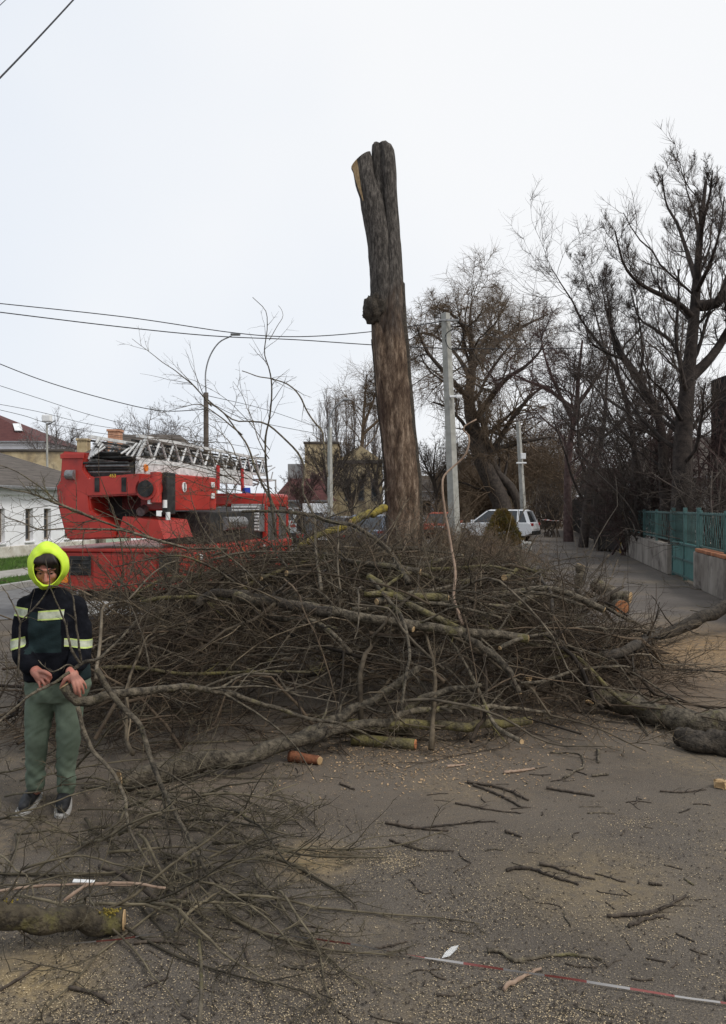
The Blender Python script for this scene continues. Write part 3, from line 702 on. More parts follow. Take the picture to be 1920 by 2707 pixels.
# small bare trees on the left and in the middle
spb = [dict(m=14, t=(.25, 1), ang=(25, 65), lf=(.3, .7), rf=.45, K=7, wander=.15, bias=(0, 0, .06), rmin=.02),
       dict(m=7, t=(.1, 1), ang=(20, 60), lf=(.3, .7), rf=.6, K=5, wander=.15, bias=(0, 0, .05), rmin=.012),
       dict(m=6, t=(.1, 1), ang=(20, 60), lf=(.3, .7), rf=.6, K=4, wander=.15, bias=(0, 0, .03), rmin=.009)]
for (u, v0, v1, d, lab, mm, sd) in ((392, 1250, 1085, 62, 'rounded bare tree behind the ladder of the fire engine', 'tree_far', 61), (148, 1230, 1115, 58, 'small bare tree behind the stone wall', 'tree_far', 62),
                                    (868, 1360, 1150, 50, 'brown bare tree in front of the yellow building', 'tree_mid', 63), (1000, 1350, 1180, 56, 'thin grey tree close to the right of the yellow building', 'tree_mid', 64),
                                    (800, 1330, 1235, 48, 'low bare tree before the dark red roof', 'tree_red', 65), (1150, 1350, 1150, 60, 'brown bare tree right of the stripped trunk', 'tree_mid', 66), (470, 1260, 1130, 66, 'faint bare tree behind the middle of the ladder', 'tree_far', 67),
                                    (925, 1370, 1220, 46, 'dark bush-like tree before the gable', 'tree_mid', 68)):
    b = np.array(gbase(u, d)); H = 1.8 + (1340 - v1) / F * d
    h0 = H * .62
    t_ = [([b, b + (.15, 0, h0 * .5), b + (-.1, 0, h0), b + (.1, 0, H * .92)], .16, .03)] + [([b + (0, 0, h0 * (.55 + .1 * k)), b + (.5 * math.cos(k * 1.9) * H * .25, .5 * math.sin(k * 1.9) * H * .25, h0 + H * .05), b + (math.cos(k * 1.9) * H * .25, math.sin(k * 1.9) * H * .25, H * .85)], .09, .02) for k in range(4)]
    tree('bare_tree', lab, tuple(b), t_, spb, M[mm], sd)
# understorey on the right behind the fences
for (u, d, h, lab, sd) in ((1600, 33, 4.0, 'dark shrub behind the black gate', 71), (1660, 30, 3.6, 'dark shrub behind the left end of the turquoise railing', 72), (1725, 27, 3.4, 'dark shrub behind the middle of the turquoise railing', 73),
                           (1912, 20.6, 3.2, 'dark shrub close behind the turquoise railing at the right', 74), (1905, 24, 5, 'dark shrub under the black building', 75), (1455, 48, 3.2, 'dark shrub beside the far end of the footpath', 76), (1640, 40, 6.5, 'tall thin thicket behind the black gate', 77), (1680, 29, 5.8, 'dark tall shrub between the two black trees', 80), (1765, 27, 6.2, 'dark tall shrub left of the big pollarded tree', 81), (1560, 50, 7.5, 'far tall thicket at the end of the black fence', 83), (1720, 35, 6.5, 'tall thin thicket before the grey house', 78)):
    b = np.array(gbase(u, d)); r = np.random.default_rng(sd); n = 14
    t_ = [([b + (r.normal(0, .25), r.normal(0, .25), 0), b + (r.normal(0, .5), r.normal(0, .4), h * .5), b + (r.normal(0, .9), r.normal(0, .6), h * r.uniform(.7, 1.1))], .04, .012) for k in range(n)]
    tree('bare_shrub', lab, tuple(b), t_, [dict(m=13, t=(.15, 1), ang=(25, 80), lf=(.2, .5), rf=.55, K=6, wander=.2, bias=(0, 0, .04), rmin=.008), dict(m=8, t=(.1, 1), ang=(25, 80), lf=(.3, .7), rf=.6, K=4, wander=.2, rmin=.006)],
         M['tree_mid'] if sd % 3 else M['tree_red'], sd, cat='shrub')
# living shrubs round the trunk foot and the verge
for i, (u, d, h) in enumerate(((1000, 14.5, 1.3), (1075, 13.6, 1.15), (1150, 15.5, 1.7), (1215, 17, 1.4), (1250, 19, 1.35), (1290, 21, 1.1), (930, 16, 1.6), (1180, 24, 1.8), (1350, 16.5, 1.1), (1060, 19.5, 2.0), (870, 19, 1.9), (1280, 14.8, 1.1))):
    b = np.array(gbase(u, d)); r = np.random.default_rng(100 + i); n = 20
    t_ = [([b + (r.normal(0, .2), r.normal(0, .2), 0), b + (r.normal(0, .3), r.normal(0, .3), h * .5), b + (r.normal(0, .5), r.normal(0, .4), h * r.uniform(.6, 1.1))], .010, .004) for k in range(n)]
    tree('bare_shrub', 'low leafless brown shrub on the verge round the stripped trunk', tuple(b), t_, [dict(m=9, t=(.15, 1), ang=(20, 70), lf=(.2, .5), rf=.6, K=6, wander=.2, bias=(0, 0, .05), rmin=.0045), dict(m=6, t=(.1, 1), ang=(20, 70), lf=(.3, .7), rf=.6, K=4, wander=.2, rmin=.0032)],
         M['tree_willow'] if i % 3 else M['tree_mid'], 200 + i, group='leafless shrubs on the verge', cat='shrub')
# small thuja bush in front of the white car
b = np.array(gbase(1328, 36)); r = np.random.default_rng(9)
e = empty('thuja_bush', tuple(b), 0, label='rusty green conical thuja bush in front of the white car', cat='bush')
q = tubes('stem', [(np.stack([cr([b, b + (.02, 0, 1.2)], 5)]), np.full((1, 5), .05), 6)], M['tree_mid'], None, b); q.parent = e; q.location = (0, 0, 0)
n = 5200; zz = r.uniform(.05, 1.62, n) ; prof = .80 * np.clip(1 - (zz / 1.75) ** 2.2, 0.02, 1) * (.75 + .25 * np.minimum(zz / .3, 1)); th = r.uniform(0, 6.283, n); rr_ = prof * np.sqrt(r.uniform(.35, 1, n)) * (1 + .12 * np.sin(th * 5 + zz * 7))
p = b + np.stack([rr_ * np.cos(th), rr_ * np.sin(th), zz], 1)
A = grow(p, np.stack([np.cos(th), np.sin(th), r.uniform(.4, 1.6, n)], 1), r.uniform(.10, .2, n), 3, r, .25)
q = tubes('crown', [(A, taper(np.full(n, .018), 3, .2), 3)], mat('thuja_foliage', (.10, .095, .02), (.20, .12, .03), scale=2, tint=True), None, b, tint=(.5, 1.3), rng=r); q.parent = e; q.location = (0, 0, 0)

# ================================================================ STRIPPED TRUNK
def stripped_trunk():
    d = 17.5
    base = np.array(gbase(1072, d))
    e = empty('topped_tree', tuple(base), 0, label='tall topped tree trunk, dark bark above and stripped brown wood below', cat='tree')
    prof = [(1575, 1018, 1128), (1500, 1026, 1120), (1405, 1026, 1116), (1305, 1020, 1113), (1254, 1018, 1110), (1154, 1010, 1099), (1089, 1001, 1093), (1000, 994, 1085), (943, 989, 1081), (903, 985, 1078), (850, 982, 1073), (767, 983, 1068), (727, 984, 1066), (660, 990, 1062), (621, 992, 1058), (560, 990, 1054), (500, 987, 1050), (445, 984, 1048), (395, 983, 1042), (383, 985, 1030)]
    S = 72; K = 150
    ctr = cr([list(P((a + c) / 2, v, d)) + [(c - a) / 2 / F * d] for v, a, c in prof], K)
    rng = np.random.default_rng(2)
    V = np.empty((K, S, 3)); an = np.linspace(0, 2 * np.pi, S, endpoint=False)
    for k in range(K):
        x, y, z, r = ctr[k]
        for j, a in enumerate(an):
            dx, dy = math.cos(a), math.sin(a)
            nz = mnoise.noise(Vector((dx * 2.2, dy * 2.2, z * .5))) * .06 + mnoise.noise(Vector((dx * 9, dy * 9, z * .9))) * .028 + mnoise.noise(Vector((dx * 22, dy * 22, z * 2.5))) * .022 + mnoise.noise(Vector((dx * 13, dy * 13, z * .7 + 3))) * .035 + max(0, mnoise.noise(Vector((dx * 14, dy * 14, z * 1.3 + 7)))) * .05 * min(1, max(0, (z - 5.2) / .8))
            # a seam where two stems grew together (front, upper half)
            t = min(max((z - 4.6) / 1.5, 0), 1)
            nz -= .42 * t * math.exp(-((a - 4.32) / .34) ** 2)
            V[k, j] = (x + dx * r * (1 + nz), y + dy * r * (1 + nz), z + (0 if k < K - 1 else mnoise.noise(Vector((dx * 2, dy * 2, 3))) * .06))
    V2 = V.reshape(-1, 3) - base; kk = (np.arange(K - 1) * S)[:, None]; s0 = np.arange(S)[None]; s1 = (s0 + 1) % S
    q = np.stack([kk + s0, kk + s1, kk + S + s1, kk + S + s0], -1).reshape(-1, 4)
    uv = np.stack(np.broadcast_arrays(an[None] / 6.283, (np.linspace(0, 9.6, K))[:, None]), -1).reshape(-1, 2)
    m = bpy.data.materials.new('stripped_wood_and_bark'); m.use_nodes = True; t = m.node_tree; N = t.nodes; L = t.links; b = N['Principled BSDF']; b.inputs['Roughness'].default_value = .85; b.inputs['Specular IOR Level'].default_value = .25
    tcn = N.new('ShaderNodeTexCoord'); sx = N.new('ShaderNodeSeparateXYZ'); L.new(tcn.outputs['Object'], sx.inputs[0])
    def nz(scale, st, det=6, rg=.65):
        mp = N.new('ShaderNodeMapping'); mp.inputs['Scale'].default_value = st; L.new(tcn.outputs['Object'], mp.inputs[0])
        n = N.new('ShaderNodeTexNoise'); n.inputs['Scale'].default_value = scale; n.inputs['Detail'].default_value = det; n.inputs['Roughness'].default_value = rg; L.new(mp.outputs[0], n.inputs[0]); return n.outputs['Fac']
    def ramp(src, els):
        r = N.new('ShaderNodeValToRGB'); cr_ = r.color_ramp
        while len(cr_.elements) < len(els): cr_.elements.new(.5)
        for el, (p_, c_) in zip(cr_.elements, els): el.position = p_; el.color = (*c_, 1)
        L.new(src, r.inputs[0]); return r.outputs[0]
    wood = ramp(nz(6, (1.5, 1.5, .36), 10, .76), [(.36, (.030, .018, .011)), (.46, (.112, .072, .046)), (.55, (.225, .158, .108)), (.65, (.42, .32, .23))])
    fib = nz(34, (1.4, 1.4, .30), 10, .8)
    fibr = ramp(fib, [(.36, (.35, .33, .32)), (.50, (.9, .9, .9)), (.66, (1.3, 1.3, 1.3))])
    x = N.new('ShaderNodeMix'); x.data_type = 'RGBA'; x.blend_type = 'MULTIPLY'; x.inputs[0].default_value = 1; L.new(wood, x.inputs[6]); L.new(fibr, x.inputs[7]); wood = x.outputs[2]
    rot = nz(1.5, (1, 1, .55), 6); rotf = ramp(rot, [(.46, (0, 0, 0)), (.66, (.9, .9, .9))])
    x = N.new('ShaderNodeMix'); x.data_type = 'RGBA'; L.new(rotf, x.inputs[0]); L.new(wood, x.inputs[6]); x.inputs[7].default_value = (.040, .022, .014, 1); wood = x.outputs[2]
    barkc = ramp(nz(11, (2.0, 2.0, .5), 10, .78), [(.36, (.016, .013, .011)), (.49, (.058, .050, .043)), (.62, (.165, .145, .126))])
    # bark remains above a ragged line, wood shows below it
    ad = N.new('ShaderNodeMath'); ad.operation = 'MULTIPLY_ADD'; L.new(nz(1.3, (1.6, 1.6, .5), 6), ad.inputs[0]); ad.inputs[1].default_value = 4.2; L.new(sx.outputs[2], ad.inputs[2])
    # right side keeps its bark a little lower than the left
    mr = N.new('ShaderNodeMapRange'); mr.inputs[1].default_value = 7.6; mr.inputs[2].default_value = 8.7; L.new(ad.outputs[0], mr.inputs[0])
    x = N.new('ShaderNodeMix'); x.data_type = 'RGBA'; L.new(mr.outputs[0], x.inputs[0]); L.new(wood, x.inputs[6]); L.new(barkc, x.inputs[7])
    L.new(x.outputs[2], b.inputs['Base Color'])
    bp = N.new('ShaderNodeBump'); bp.inputs['Strength'].default_value = .9; bp.inputs['Distance'].default_value = .03; L.new(fib, bp.inputs['Height']); L.new(bp.outputs[0], b.inputs['Normal'])
    M['trunk'] = m
    me = make_mesh('trunk', V2, [q, (np.arange(S) + (K - 1) * S)[None]], uv=uv)
    link('trunk', me, m, e)
    # left sawn fork stub
    st = cr([list(P(1022, 900, d - .05)) + [.20], list(P(1012, 780, d - .1)) + [.25], list(P(1004, 660, d - .10)) + [.26], list(P(989, 560, d - .10)) + [.255], list(P(971, 490, d - .08)) + [.235], list(P(954, 424, d - .06)) + [.22]], 34)
    c = st[:, :3]; rng = np.random.default_rng(4)
    Vv, fs, us = tube_arrays(c[None], st[:, 3][None], 26, .035, rng)
    # slanted saw cut: the outer (left) side ends lower
    Vv = Vv.reshape(34, 26, 3)
    for j in range(26):
        off = (Vv[-1, j, 0] - c[-1, 0])
        Vv[-1, j, 2] += off * .55
        Vv[-2, j, 2] += off * .25
    link('fork_stub', make_mesh('fork_stub', Vv.reshape(-1, 3) - base, fs), m, e)
    ring = Vv[-1] - base
    cm = ring.mean(0); cap = np.vstack([ring, cm[None] + (0, 0, .015)])
    link('cut_face', make_mesh('cut_face', cap + (0, 0, .004), [np.stack([np.arange(26), (np.arange(26) + 1) % 26, np.full(26, 26)], 1)], smooth=False), M['cut'], e)
    # fresh tear on the left flank of the stub
    fl = []
    for i in range(9):
        k = 33 - i * .9
        fl.append((int(k), 1 - i / 9))
    strip_v = []
    jl = int(np.argmax((Vv[-1] - c[-1]) @ np.array([-.72, -.69, 0])))
    for k, wd in fl:
        for dj in (-1.9, -.95, 0, .95, 1.9):
            j0 = jl + dj * wd; ja = int(math.floor(j0)) % 26; jb = (ja + 1) % 26; f_ = j0 - math.floor(j0)
            pnt = Vv[k, ja] * (1 - f_) + Vv[k, jb] * f_
            strip_v.append(pnt + (pnt - c[k]) * .045 - base)
    n = len(fl); ii = [(r_ * 5 + s_, r_ * 5 + s_ + 1, (r_ + 1) * 5 + s_ + 1, (r_ + 1) * 5 + s_) for r_ in range(n - 1) for s_ in range(4)]
    link('torn_wood', make_mesh('torn_wood', np.array(strip_v), [np.array(ii)]), M['cut'], e)
    # burl
    bm = bmesh.new(); bmesh.ops.create_icosphere(bm, subdivisions=4, radius=1)
    cb = P(995, 822, d - .08) - base
    for v in bm.verts:
        nn = mnoise.noise(v.co * 2.1) * .25 + mnoise.noise(v.co * 6) * .12
        v.co = Vector((v.co.x * .27, v.co.y * .30, v.co.z * (.30 if v.co.z < 0 else .46))) * (1 + nn * 1.25) + Vector(cb)
    done('burl', bm, M['bark_dark'], e, smooth=True)
    # strips of bark still clinging to both edges
    for nm, a0, a1, z0, z1, sd in (('bark_strip', 5.75, 6.35, .3, 6.6, 1), ('bark_strip', 3.0, 3.3, 1.2, 5.4, 2)):
        Kb = 60; Vb = []; r_ = random.Random(sd)
        for k in range(Kb):
            z = z0 + (z1 - z0) * k / (Kb - 1); q_ = int(min(max(z / 9.6 * (K - 1), 0), K - 2)); x, y, zz_, r = ctr[q_]
            fx = np.interp(z, ctr[:, 2], ctr[:, 0]); rr = np.interp(z, ctr[:, 2], ctr[:, 3])
            lo = a0 + .10 * mnoise.noise(Vector((z * 1.7, sd * 9, 0))) + .12 * mnoise.noise(Vector((z * 6, sd * 3, 2))); hi = a1 + .2 * mnoise.noise(Vector((z * 1.3, sd * 5, 4)))
            for j in range(6):
                a = lo + (hi - lo) * j / 5; q2 = rr * (1.075 + .03 * mnoise.noise(Vector((a * 6, z * 3, 1)))) if 0 < j < 5 else rr * .98
                Vb.append((fx + math.cos(a) * q2, d + math.sin(a) * q2, z))
        ii = [(k * 6 + j, k * 6 + j + 1, k * 6 + 7 + j, k * 6 + 6 + j) for k in range(Kb - 1) for j in range(5)]
        link(nm, make_mesh(nm, np.array(Vb) - base, [np.array(ii)]), M['bark_dark'], e)
    # one thin water shoot at the top
    A = np.stack([cr([P(1043, 440, d), P(1056, 428, d), P(1072, 414, d)], 6)])
    tubes('shoot', [(A, taper([.008], 6, .4), 4)], M['stick'], None, base).parent = e
    e.children[-1].location = (0, 0, 0)
stripped_trunk()

# ================================================================ POLES, LAMPS, WIRES
def pole(label, pb, pt, rb, rt, name='utility_pole', S=4):
    e = empty(name, tuple(pb), 0, label=label, cat='pole')
    bm = bmesh.new(); bm_cyl(bm, (0, 0, 0), np.array(pt) - np.array(pb), rb, rt, 4 if S == 4 else 12)
    done('shaft', bm, M['concrete'], e)
    return e
d = 22
pb = G(1207, 1516); pt = P(1178, 828, d); e = pole('pale concrete pole with a coil of black cable by the trunk', pb, pt, .165, .12)
c = P(1200, 898, d - .18) - pb
for i in range(5):
    a = np.linspace(0, 2 * np.pi, 29); r = .24 + .045 * i
    pts = np.stack([c[0] + .02 * i + (r + .02 * np.sin(3 * a + i)) * np.cos(a) * .95, np.full(29, c[1] + .012 * i), c[2] + (r + .03) * np.sin(a)], 1)
    q = tubes('cable_coil', [(pts[None], np.full((1, 29), .011), 4)], M['cable'], e)
cm = P(1203, 1048, d - .15) - pb
o = box('camera_bracket', cm[0] - .14, cm[0] + .06, cm[1] - .03, cm[1] + .03, cm[2] - .03, cm[2] + .03, M['white'], e)
box('camera_body', cm[0] + .02, cm[0] + .18, cm[1] - .12, cm[1] - .035, cm[2] - .06, cm[2] + .03, M['white'], e, .02)
ar = P(1178, 850, d) - pb
box('insulator_arm', ar[0] - .2, ar[0] + .34, ar[1] - .2, ar[1] - .13, ar[2] - .025, ar[2] + .025, M['steel'], e, .005)
d = 50
pb = P(1388, 1340, d); pb[2] = 0; pt = P(1370, 1115, d); e = pole('slim far concrete pole standing behind the white car', pb, pt, .20, .14)
for (u, v, w_, h_) in ((1383, 1206, .3, .35), (1378, 1224, .6, .1)):
    q = P(u, v, d - .2) - pb; box('fitting', q[0] - w_ / 2, q[0] + w_ / 2, q[1] - .15, q[1] + .02, q[2] - h_ / 2, q[2] + h_ / 2, M['white'], e, .02)
d = 38
pb = P(874, 1340, d); pb[2] = 0; pt = P(872, 1130, d); e = pole('concrete street lamp pole before the yellow building', pb, pt, .15, .10, 'street_lamp')
A = cr([P(872, 1132, d), P(872, 1105, d), P(885, 1078, d), P(908, 1058, d)], 12) - pb
tubes('lamp_arm', [(A[None], np.full((1, 12), .035), 6)], M['steel'], e); q = P(912, 1056, d) - pb; box('lamp_head', q[0] - .1, q[0] + .25, q[1] - .09, q[1] + .09, q[2] - .05, q[2] + .05, M['steel'], e, .03)
d = 25
pb = P(546, 1340, d); pb[2] = 0; pt = P(545, 1038, d); e = empty('street_lamp', tuple(pb), 0, label='dark street lamp with a thin curved arm behind the ladder', cat='street lamp')
bm = bmesh.new(); bm_cyl(bm, (0, 0, 0), pt - pb, .095, .075, 12); done('pole', bm, mat('old_pole_brown', (.07, .055, .045), (.14, .115, .095), scale=6), e)
A = cr([P(545, 1040, d), P(544, 985, d), P(556, 940, d), P(580, 905, d), P(612, 888, d)], 20) - pb
tubes('lamp_arm', [(A[None], np.full((1, 20), .022), 6)], M['steel'], e); q = P(622, 884, d) - pb
bm = bmesh.new(); bm_box(bm, q[0] - .14, q[0] + .16, q[1] - .07, q[1] + .07, q[2] - .035, q[2] + .035, .03); done('lamp_head', bm, M['steel'], e)
d = 38
pb = P(128, 1340, d); pb[2] = 0; pt = P(124, 1120, d); e = empty('street_lamp', tuple(pb), 0, label='thin pale lamp post with a white square lamp at the white house', cat='street lamp')
bm = bmesh.new(); bm_cyl(bm, (0, 0, 0), pt - pb, .06, .045, 10); done('pole', bm, M['concrete'], e)
q = P(125, 1106, d) - pb; box('lamp_head', q[0] - .21, q[0] + .21, -.15, .15, q[2] - .17, q[2] + .17, M['white'], e, .05)
A = cr([P(124, 1124, d), P(136, 1118, d), P(146, 1112, d)], 6) - pb; tubes('lamp_arm', [(A[None], np.full((1, 6), .03), 5)], M['steel'], e)
# wires
def wire(label, pts, r=.012, K=48):
    pts = [P(*p) for p in pts]; c = cr(pts, K)
    tag(tubes('overhead_wire', [(c[None], np.full((1, K), r), 5)], M['cable'], None, c[0]), label, 'wire')
wire('thick black cable crossing the top left corner of the sky', [(-40, 248, 9), (85, 118, 10), (205, -12, 11), (300, -120, 12)], .011)
wire('thin wire in the extreme top left corner of the sky', [(-40, 52, 12), (28, -12, 12.5), (80, -60, 13)], .006)
wire('upper of the two long wires running left to right behind the trunk', [(-60, 796, 21), (330, 838, 21.5), (620, 880, 22), (790, 890, 22), (980, 877, 22.2), (1168, 850, 22)], .013)
wire('lower of the two long wires running left to right behind the trunk', [(-60, 818, 20), (300, 862, 21), (560, 888, 22), (780, 898, 22.6), (990, 912, 23.4), (1200, 921, 24), (1500, 921, 26), (1850, 912, 28), (2050, 900, 30)], .014)
wire('sagging wire ending at the dark street lamp', [(-60, 938, 22), (120, 1008, 23), (300, 1060, 24), (430, 1086, 24.6), (545, 1082, 25)], .013)
wire('thin wire sinking to the left of the street lamp', [(-60, 1000, 30), (100, 1052, 32), (250, 1100, 34), (420, 1140, 36), (700, 1190, 40)], .011)
wire('thin low wire above the red roof', [(-60, 1058, 34), (100, 1088, 36), (240, 1122, 38), (420, 1150, 40)], .011)
wire('lowest thin wire passing the white lamp', [(-60, 1070, 34), (60, 1098, 36), (140, 1122, 38), (300, 1150, 40), (480, 1165, 42)], .012)
wire('faint distant wires high behind the ladder tip', [(545, 1060, 25), (660, 1110, 30), (860, 1150, 38), (1000, 1172, 46)], .011)
wire('faint wire from the street lamp toward the yellow building', [(545, 1045, 25), (700, 1082, 32), (872, 1135, 38), (1000, 1140, 40)], .010)
wire('short cable rising from the pole to the right treetops', [(1180, 838, 22), (1260, 870, 23), (1330, 895, 25), (1460, 905, 30)], .010)
# ================================================================ FIRE ENGINE
M['red'] = mat('fire_red_paint', (.34, .024, .016), (.46, .040, .026), rough=.45, scale=1.6, third=(.25, .024, .018), tscale=2.5, tlo=.55, thi=.75, coat=.15, spec=.45)
M['ladder'] = mat('ladder_white', (.45, .45, .44), (.74, .74, .72), rough=.5, scale=7)
M['dark'] = mat('greasy_black_metal', (.012, .012, .012), (.045, .044, .042), rough=.6, scale=9)
M['yellow'] = mat('yellow_print', (.65, .48, .06), rough=.6)
M['redprint'] = mat('red_print', (.45, .03, .03), rough=.6)
M['blackprint'] = mat('black_print', (.01, .01, .01), rough=.6)
def fire_engine():
    O = np.array([-3.84, 12.5, 0.0]); ca, sa = math.cos(STREET), math.sin(STREET)
    e = empty('fire_engine', tuple(O), STREET, label='red fire engine with a white folded turntable ladder behind the brush pile', cat='fire engine')
    def lx(u, v, y=0.0):      # photo pixel on the local plane y -> local x,z
        # X = O.x + x*ca - y*sa ; Y = O.y + x*sa + y*ca ; X/Y=(u-960)/F
        k = (u - 960) / F
        x = (k * (O[1] + y * ca) - O[0] + y * sa) / (ca - k * sa)
        Y = O[1] + x * sa + y * ca
        return x, CAMZ + (HV - v) / F * Y
    R = M['red']; D = M['dark']
    W = 1.12
    body = box('platform', -W, W, 0, 4.25, .50, 1.10, R, e, .03)
    box('edge_strip', -W - .02, W + .02, -.03, 4.27, 1.103, 1.16, R, body, .015)
    box('underframe', -.45, .45, .2, 6.6, .32, .497, D, e, .01)
    for i in range(4):
        y0 = .25 + i * 1.0
        dr = box('locker_door', W + .002, W + .02, y0, y0 + .92, .54, 1.06, R, body, .006); box('handle', W + .022, W + .045, y0 + .36, y0 + .56, .78, .82, D, dr, .005)
    for (x0, x1) in ((-.32, .22), (.25, .72)): box('rear_panel', x0, x1, -.018, -.002, .53, 1.06, R, body, .006)
    r1 = box('lamp_recess', -.72, -.36, -.03, -.002, .74, 1.04, D, e, .01)
    for i in range(4): box('louvre', -.70, -.38, -.045, -.032, .78 + i * .065, .80 + i * .065, D, r1, .003)
    box('lamp_recess', .76, 1.08, -.03, -.002, .80, 1.08, D, e, .01)
    for (x, m) in ((-.92, 'lamp_red'), (-.80, 'lamp_orange')): box('tail_light', x - .05, x + .05, -.05, -.004, .62, .74, M[m], e, .01)
    for y, m in ((.5, 'lamp_orange'), (.62, 'lamp_white'), (1.55, 'lamp_orange'), (2.6, 'lamp_orange'), (3.9, 'lamp_white')): box('marker_lamp', W + .022, W + .06, y, y + .09, .95, 1.05, M[m], e, .012)
    bp = box('bumper', -W, W, -.16, -.04, .14, .36, mat('bumper_grey_white', (.38, .37, .35), (.62, .61, .58), scale=8), e, .025)
    xp, zp = .40, .25
    pl = box('licence_plate', xp - .27, xp + .27, -.185, -.165, .19, .32, M['white'], e, .005)
    lettering('EA 20', .13, M['blackprint'], pl, (xp, -.187, zp), (math.radians(90), 0, 0))
    # wheels
    def wheel(x, y, r=.5):
        bm = bmesh.new(); bm_cyl(bm, (x - .14, y, r), (x + .14, y, r), r, r, 28); bmesh.ops.bevel(bm, geom=[ed for ed in bm.edges if len(ed.link_faces) == 2 and ed.calc_face_angle() > 1], offset=.03, segments=2, affect='EDGES')
        w_ = done('wheel', bm, M['black'], e)
        bm = bmesh.new(); s = 1 if x > 0 else -1; bm_cyl(bm, (x + s * .141, y, r), (x + s * .16, y, r), r * .55, r * .5, 20); done('rim', bm, M['hub'], w_)
    for y in (1.25, 2.5, 5.6):
        for x in (-.9, .9): wheel(x, y)
    # mudguards
    # turret: C shaped counterweight and upper beam
    Y0 = -.12
    out = [(163, 1193), (226, 1196), (221, 1240), (236, 1262), (372, 1251), (372, 1308), (236, 1314), (240, 1352), (300, 1392), (300, 1424), (178, 1428), (168, 1400), (152, 1335), (148, 1280), (158, 1276)]
    bm = bmesh.new(); pts = []
    for u, v in out: x, z = lx(u, v, Y0); pts.append((x, Y0, z))
    bm_poly_prism(bm, pts, (0, 1.25, 0)); bmesh.ops.recalc_face_normals(bm, faces=bm.faces[:])
    bmesh.ops.bevel(bm, geom=[ed for ed in bm.edges], offset=.025, segments=2, affect='EDGES')
    tr = done('turntable', bm, R, e)
    xa, za = lx(163, 1200, Y0); xb, zb = lx(224, 1212, Y0)
    box('top_rib', xa - .012, xb, Y0 - .02, Y0 - .002, zb, za, R, tr, .006)
    for u in (251, 322):
        x, z = lx(u, 1262, Y0); x2, z2 = lx(u + 13, 1300, Y0); box('vent_slot', x, x2, Y0 - .012, Y0 - .002, z2, z, D, tr, .004)
    x, z = lx(297, 1257, Y0 - .02); lettering('453', .075, M['yellow'], tr, (x, Y0 - .006, z - .005), (math.radians(90), 0, 0))
    x0, z0 = lx(236, 1314, .3); x1, z1 = lx(366, 1424, .3); box('recess_back', x0, x1 - .02, .45, 1.0, z1, z0 + .1, D, e, .01)
    x0, z0 = lx(330, 1365, .0); x1, z1 = lx(438, 1425, .0)
    bm = bmesh.new(); bm_poly_prism(bm, [(x0, -.05, z0), (x1 - .1, -.05, z0 - .06), (x1, -.05, z1), (x0 - .1, -.05, z1 + .03)], (0, 1.1, 0)); done('turret_step', bm, R, e)
    # round hydraulic housing
    x, z = lx(386, 1292, Y0); bm = bmesh.new(); bm_cyl(bm, (x, Y0, z), (x, .6, z), .17, .17, 24); hh = done('housing', bm, R, e, smooth=False)
    bm = bmesh.new(); bm_cyl(bm, (x, Y0 - .03, z), (x, Y0 - .002, z), .125, .125, 24); done('dark_hole_disc', bm, D, hh)  # flat dark disc stands in for the shaded hole of the housing
    x, z = lx(414, 1290, .0); bm = bmesh.new(); bm_cyl(bm, (x, -.02, z - .22), (x, -.02, z + .24), .085, .085, 16); done('control_post', bm, R, e)
    x, z = lx(436, 1300, .1); box('seat_back', x - .05, x + .05, .1, .4, z - .35, z + .3, D, e, .02)
    for (u, v, q) in ((440, 1332, .1), (448, 1364, .1), (400, 1322, .0)): x, z = lx(u, v, q); bm = bmesh.new(); bm_cyl(bm, (x, q - .05, z - .06), (x, q - .05, z + .06), .035, .035, 10); done('lamp', bm, M['lamp_white'], e)
    # side panel of the turret
    xs = .62
    sp = box('side_panel', -.1, xs, .45, 2.75, 1.74, 2.34, R, e, .02)
    bm = bmesh.new(); bm_cyl(bm, (xs + .002, 1.25, 2.13), (xs + .014, 1.25, 2.13), .085, .085, 24); dl = done('dial', bm, M['white'], sp); box('needle', xs + .016, xs + .022, 1.235, 1.265, 2.06, 2.20, M['blackprint'], dl, 0)
    for z in (2.0, 2.2): box('side_lamp', xs + .002, xs + .03, 2.45, 2.6, z - .05, z + .05, M['lamp_white'], sp, .01)
    box('machinery', .05, .95, 1.6, 4.0, 1.163, 1.72, D, e, .02)
    bm = bmesh.new(); bm_cyl(bm, (.97, 2.2, 1.5), (.97, 3.2, 1.5), .12, .12, 14); done('air_tank', bm, M['steel'], e, smooth=False)
    bm = bmesh.new(); bm_cyl(bm, (.3, .3, 1.72), (.3, 2.2, 2.3), .07, .07, 12); bm_cyl(bm, (.3, 2.2, 2.3), (.3, 2.9, 2.45), .045, .045, 12); done('hydraulic_ram', bm, M['steel'], e)
    # ladder set
    def rail_pair(xh, zb, zt, y0, y1, r, nseg, name, mm='ladder'):
        Pq, Rq = [], []
        dz = 0.0      # slopes slightly down towards the cab
        for s in (-1, 1):
            ob = bmesh.new()
            bm_box(ob, s * xh - r, s * xh + r, y0, y1, zb - r, zb + r); bm_box(ob, s * xh - r, s * xh + r, y0, y1, zt - r, zt + r)
            st = (y1 - y0) / nseg
            for i in range(nseg):
                bm_cyl(ob, (s * xh, y0 + i * st, zb), (s * xh, y0 + (i + .5) * st, zt), r * .8, S=6); bm_cyl(ob, (s * xh, y0 + (i + .5) * st, zt), (s * xh, y0 + (i + 1) * st, zb), r * .8, S=6)
            for v in ob.verts: v.co.z += dz * v.co.y
            q = done(name, ob, M[mm], e)
            ob = bmesh.new(); bm_cyl(ob, (s * xh, y0 - .012, zb), (s * xh + .11, y0 + .10, zt), r * 1.15, S=8); done('end_strut', ob, M['ladder'], e)
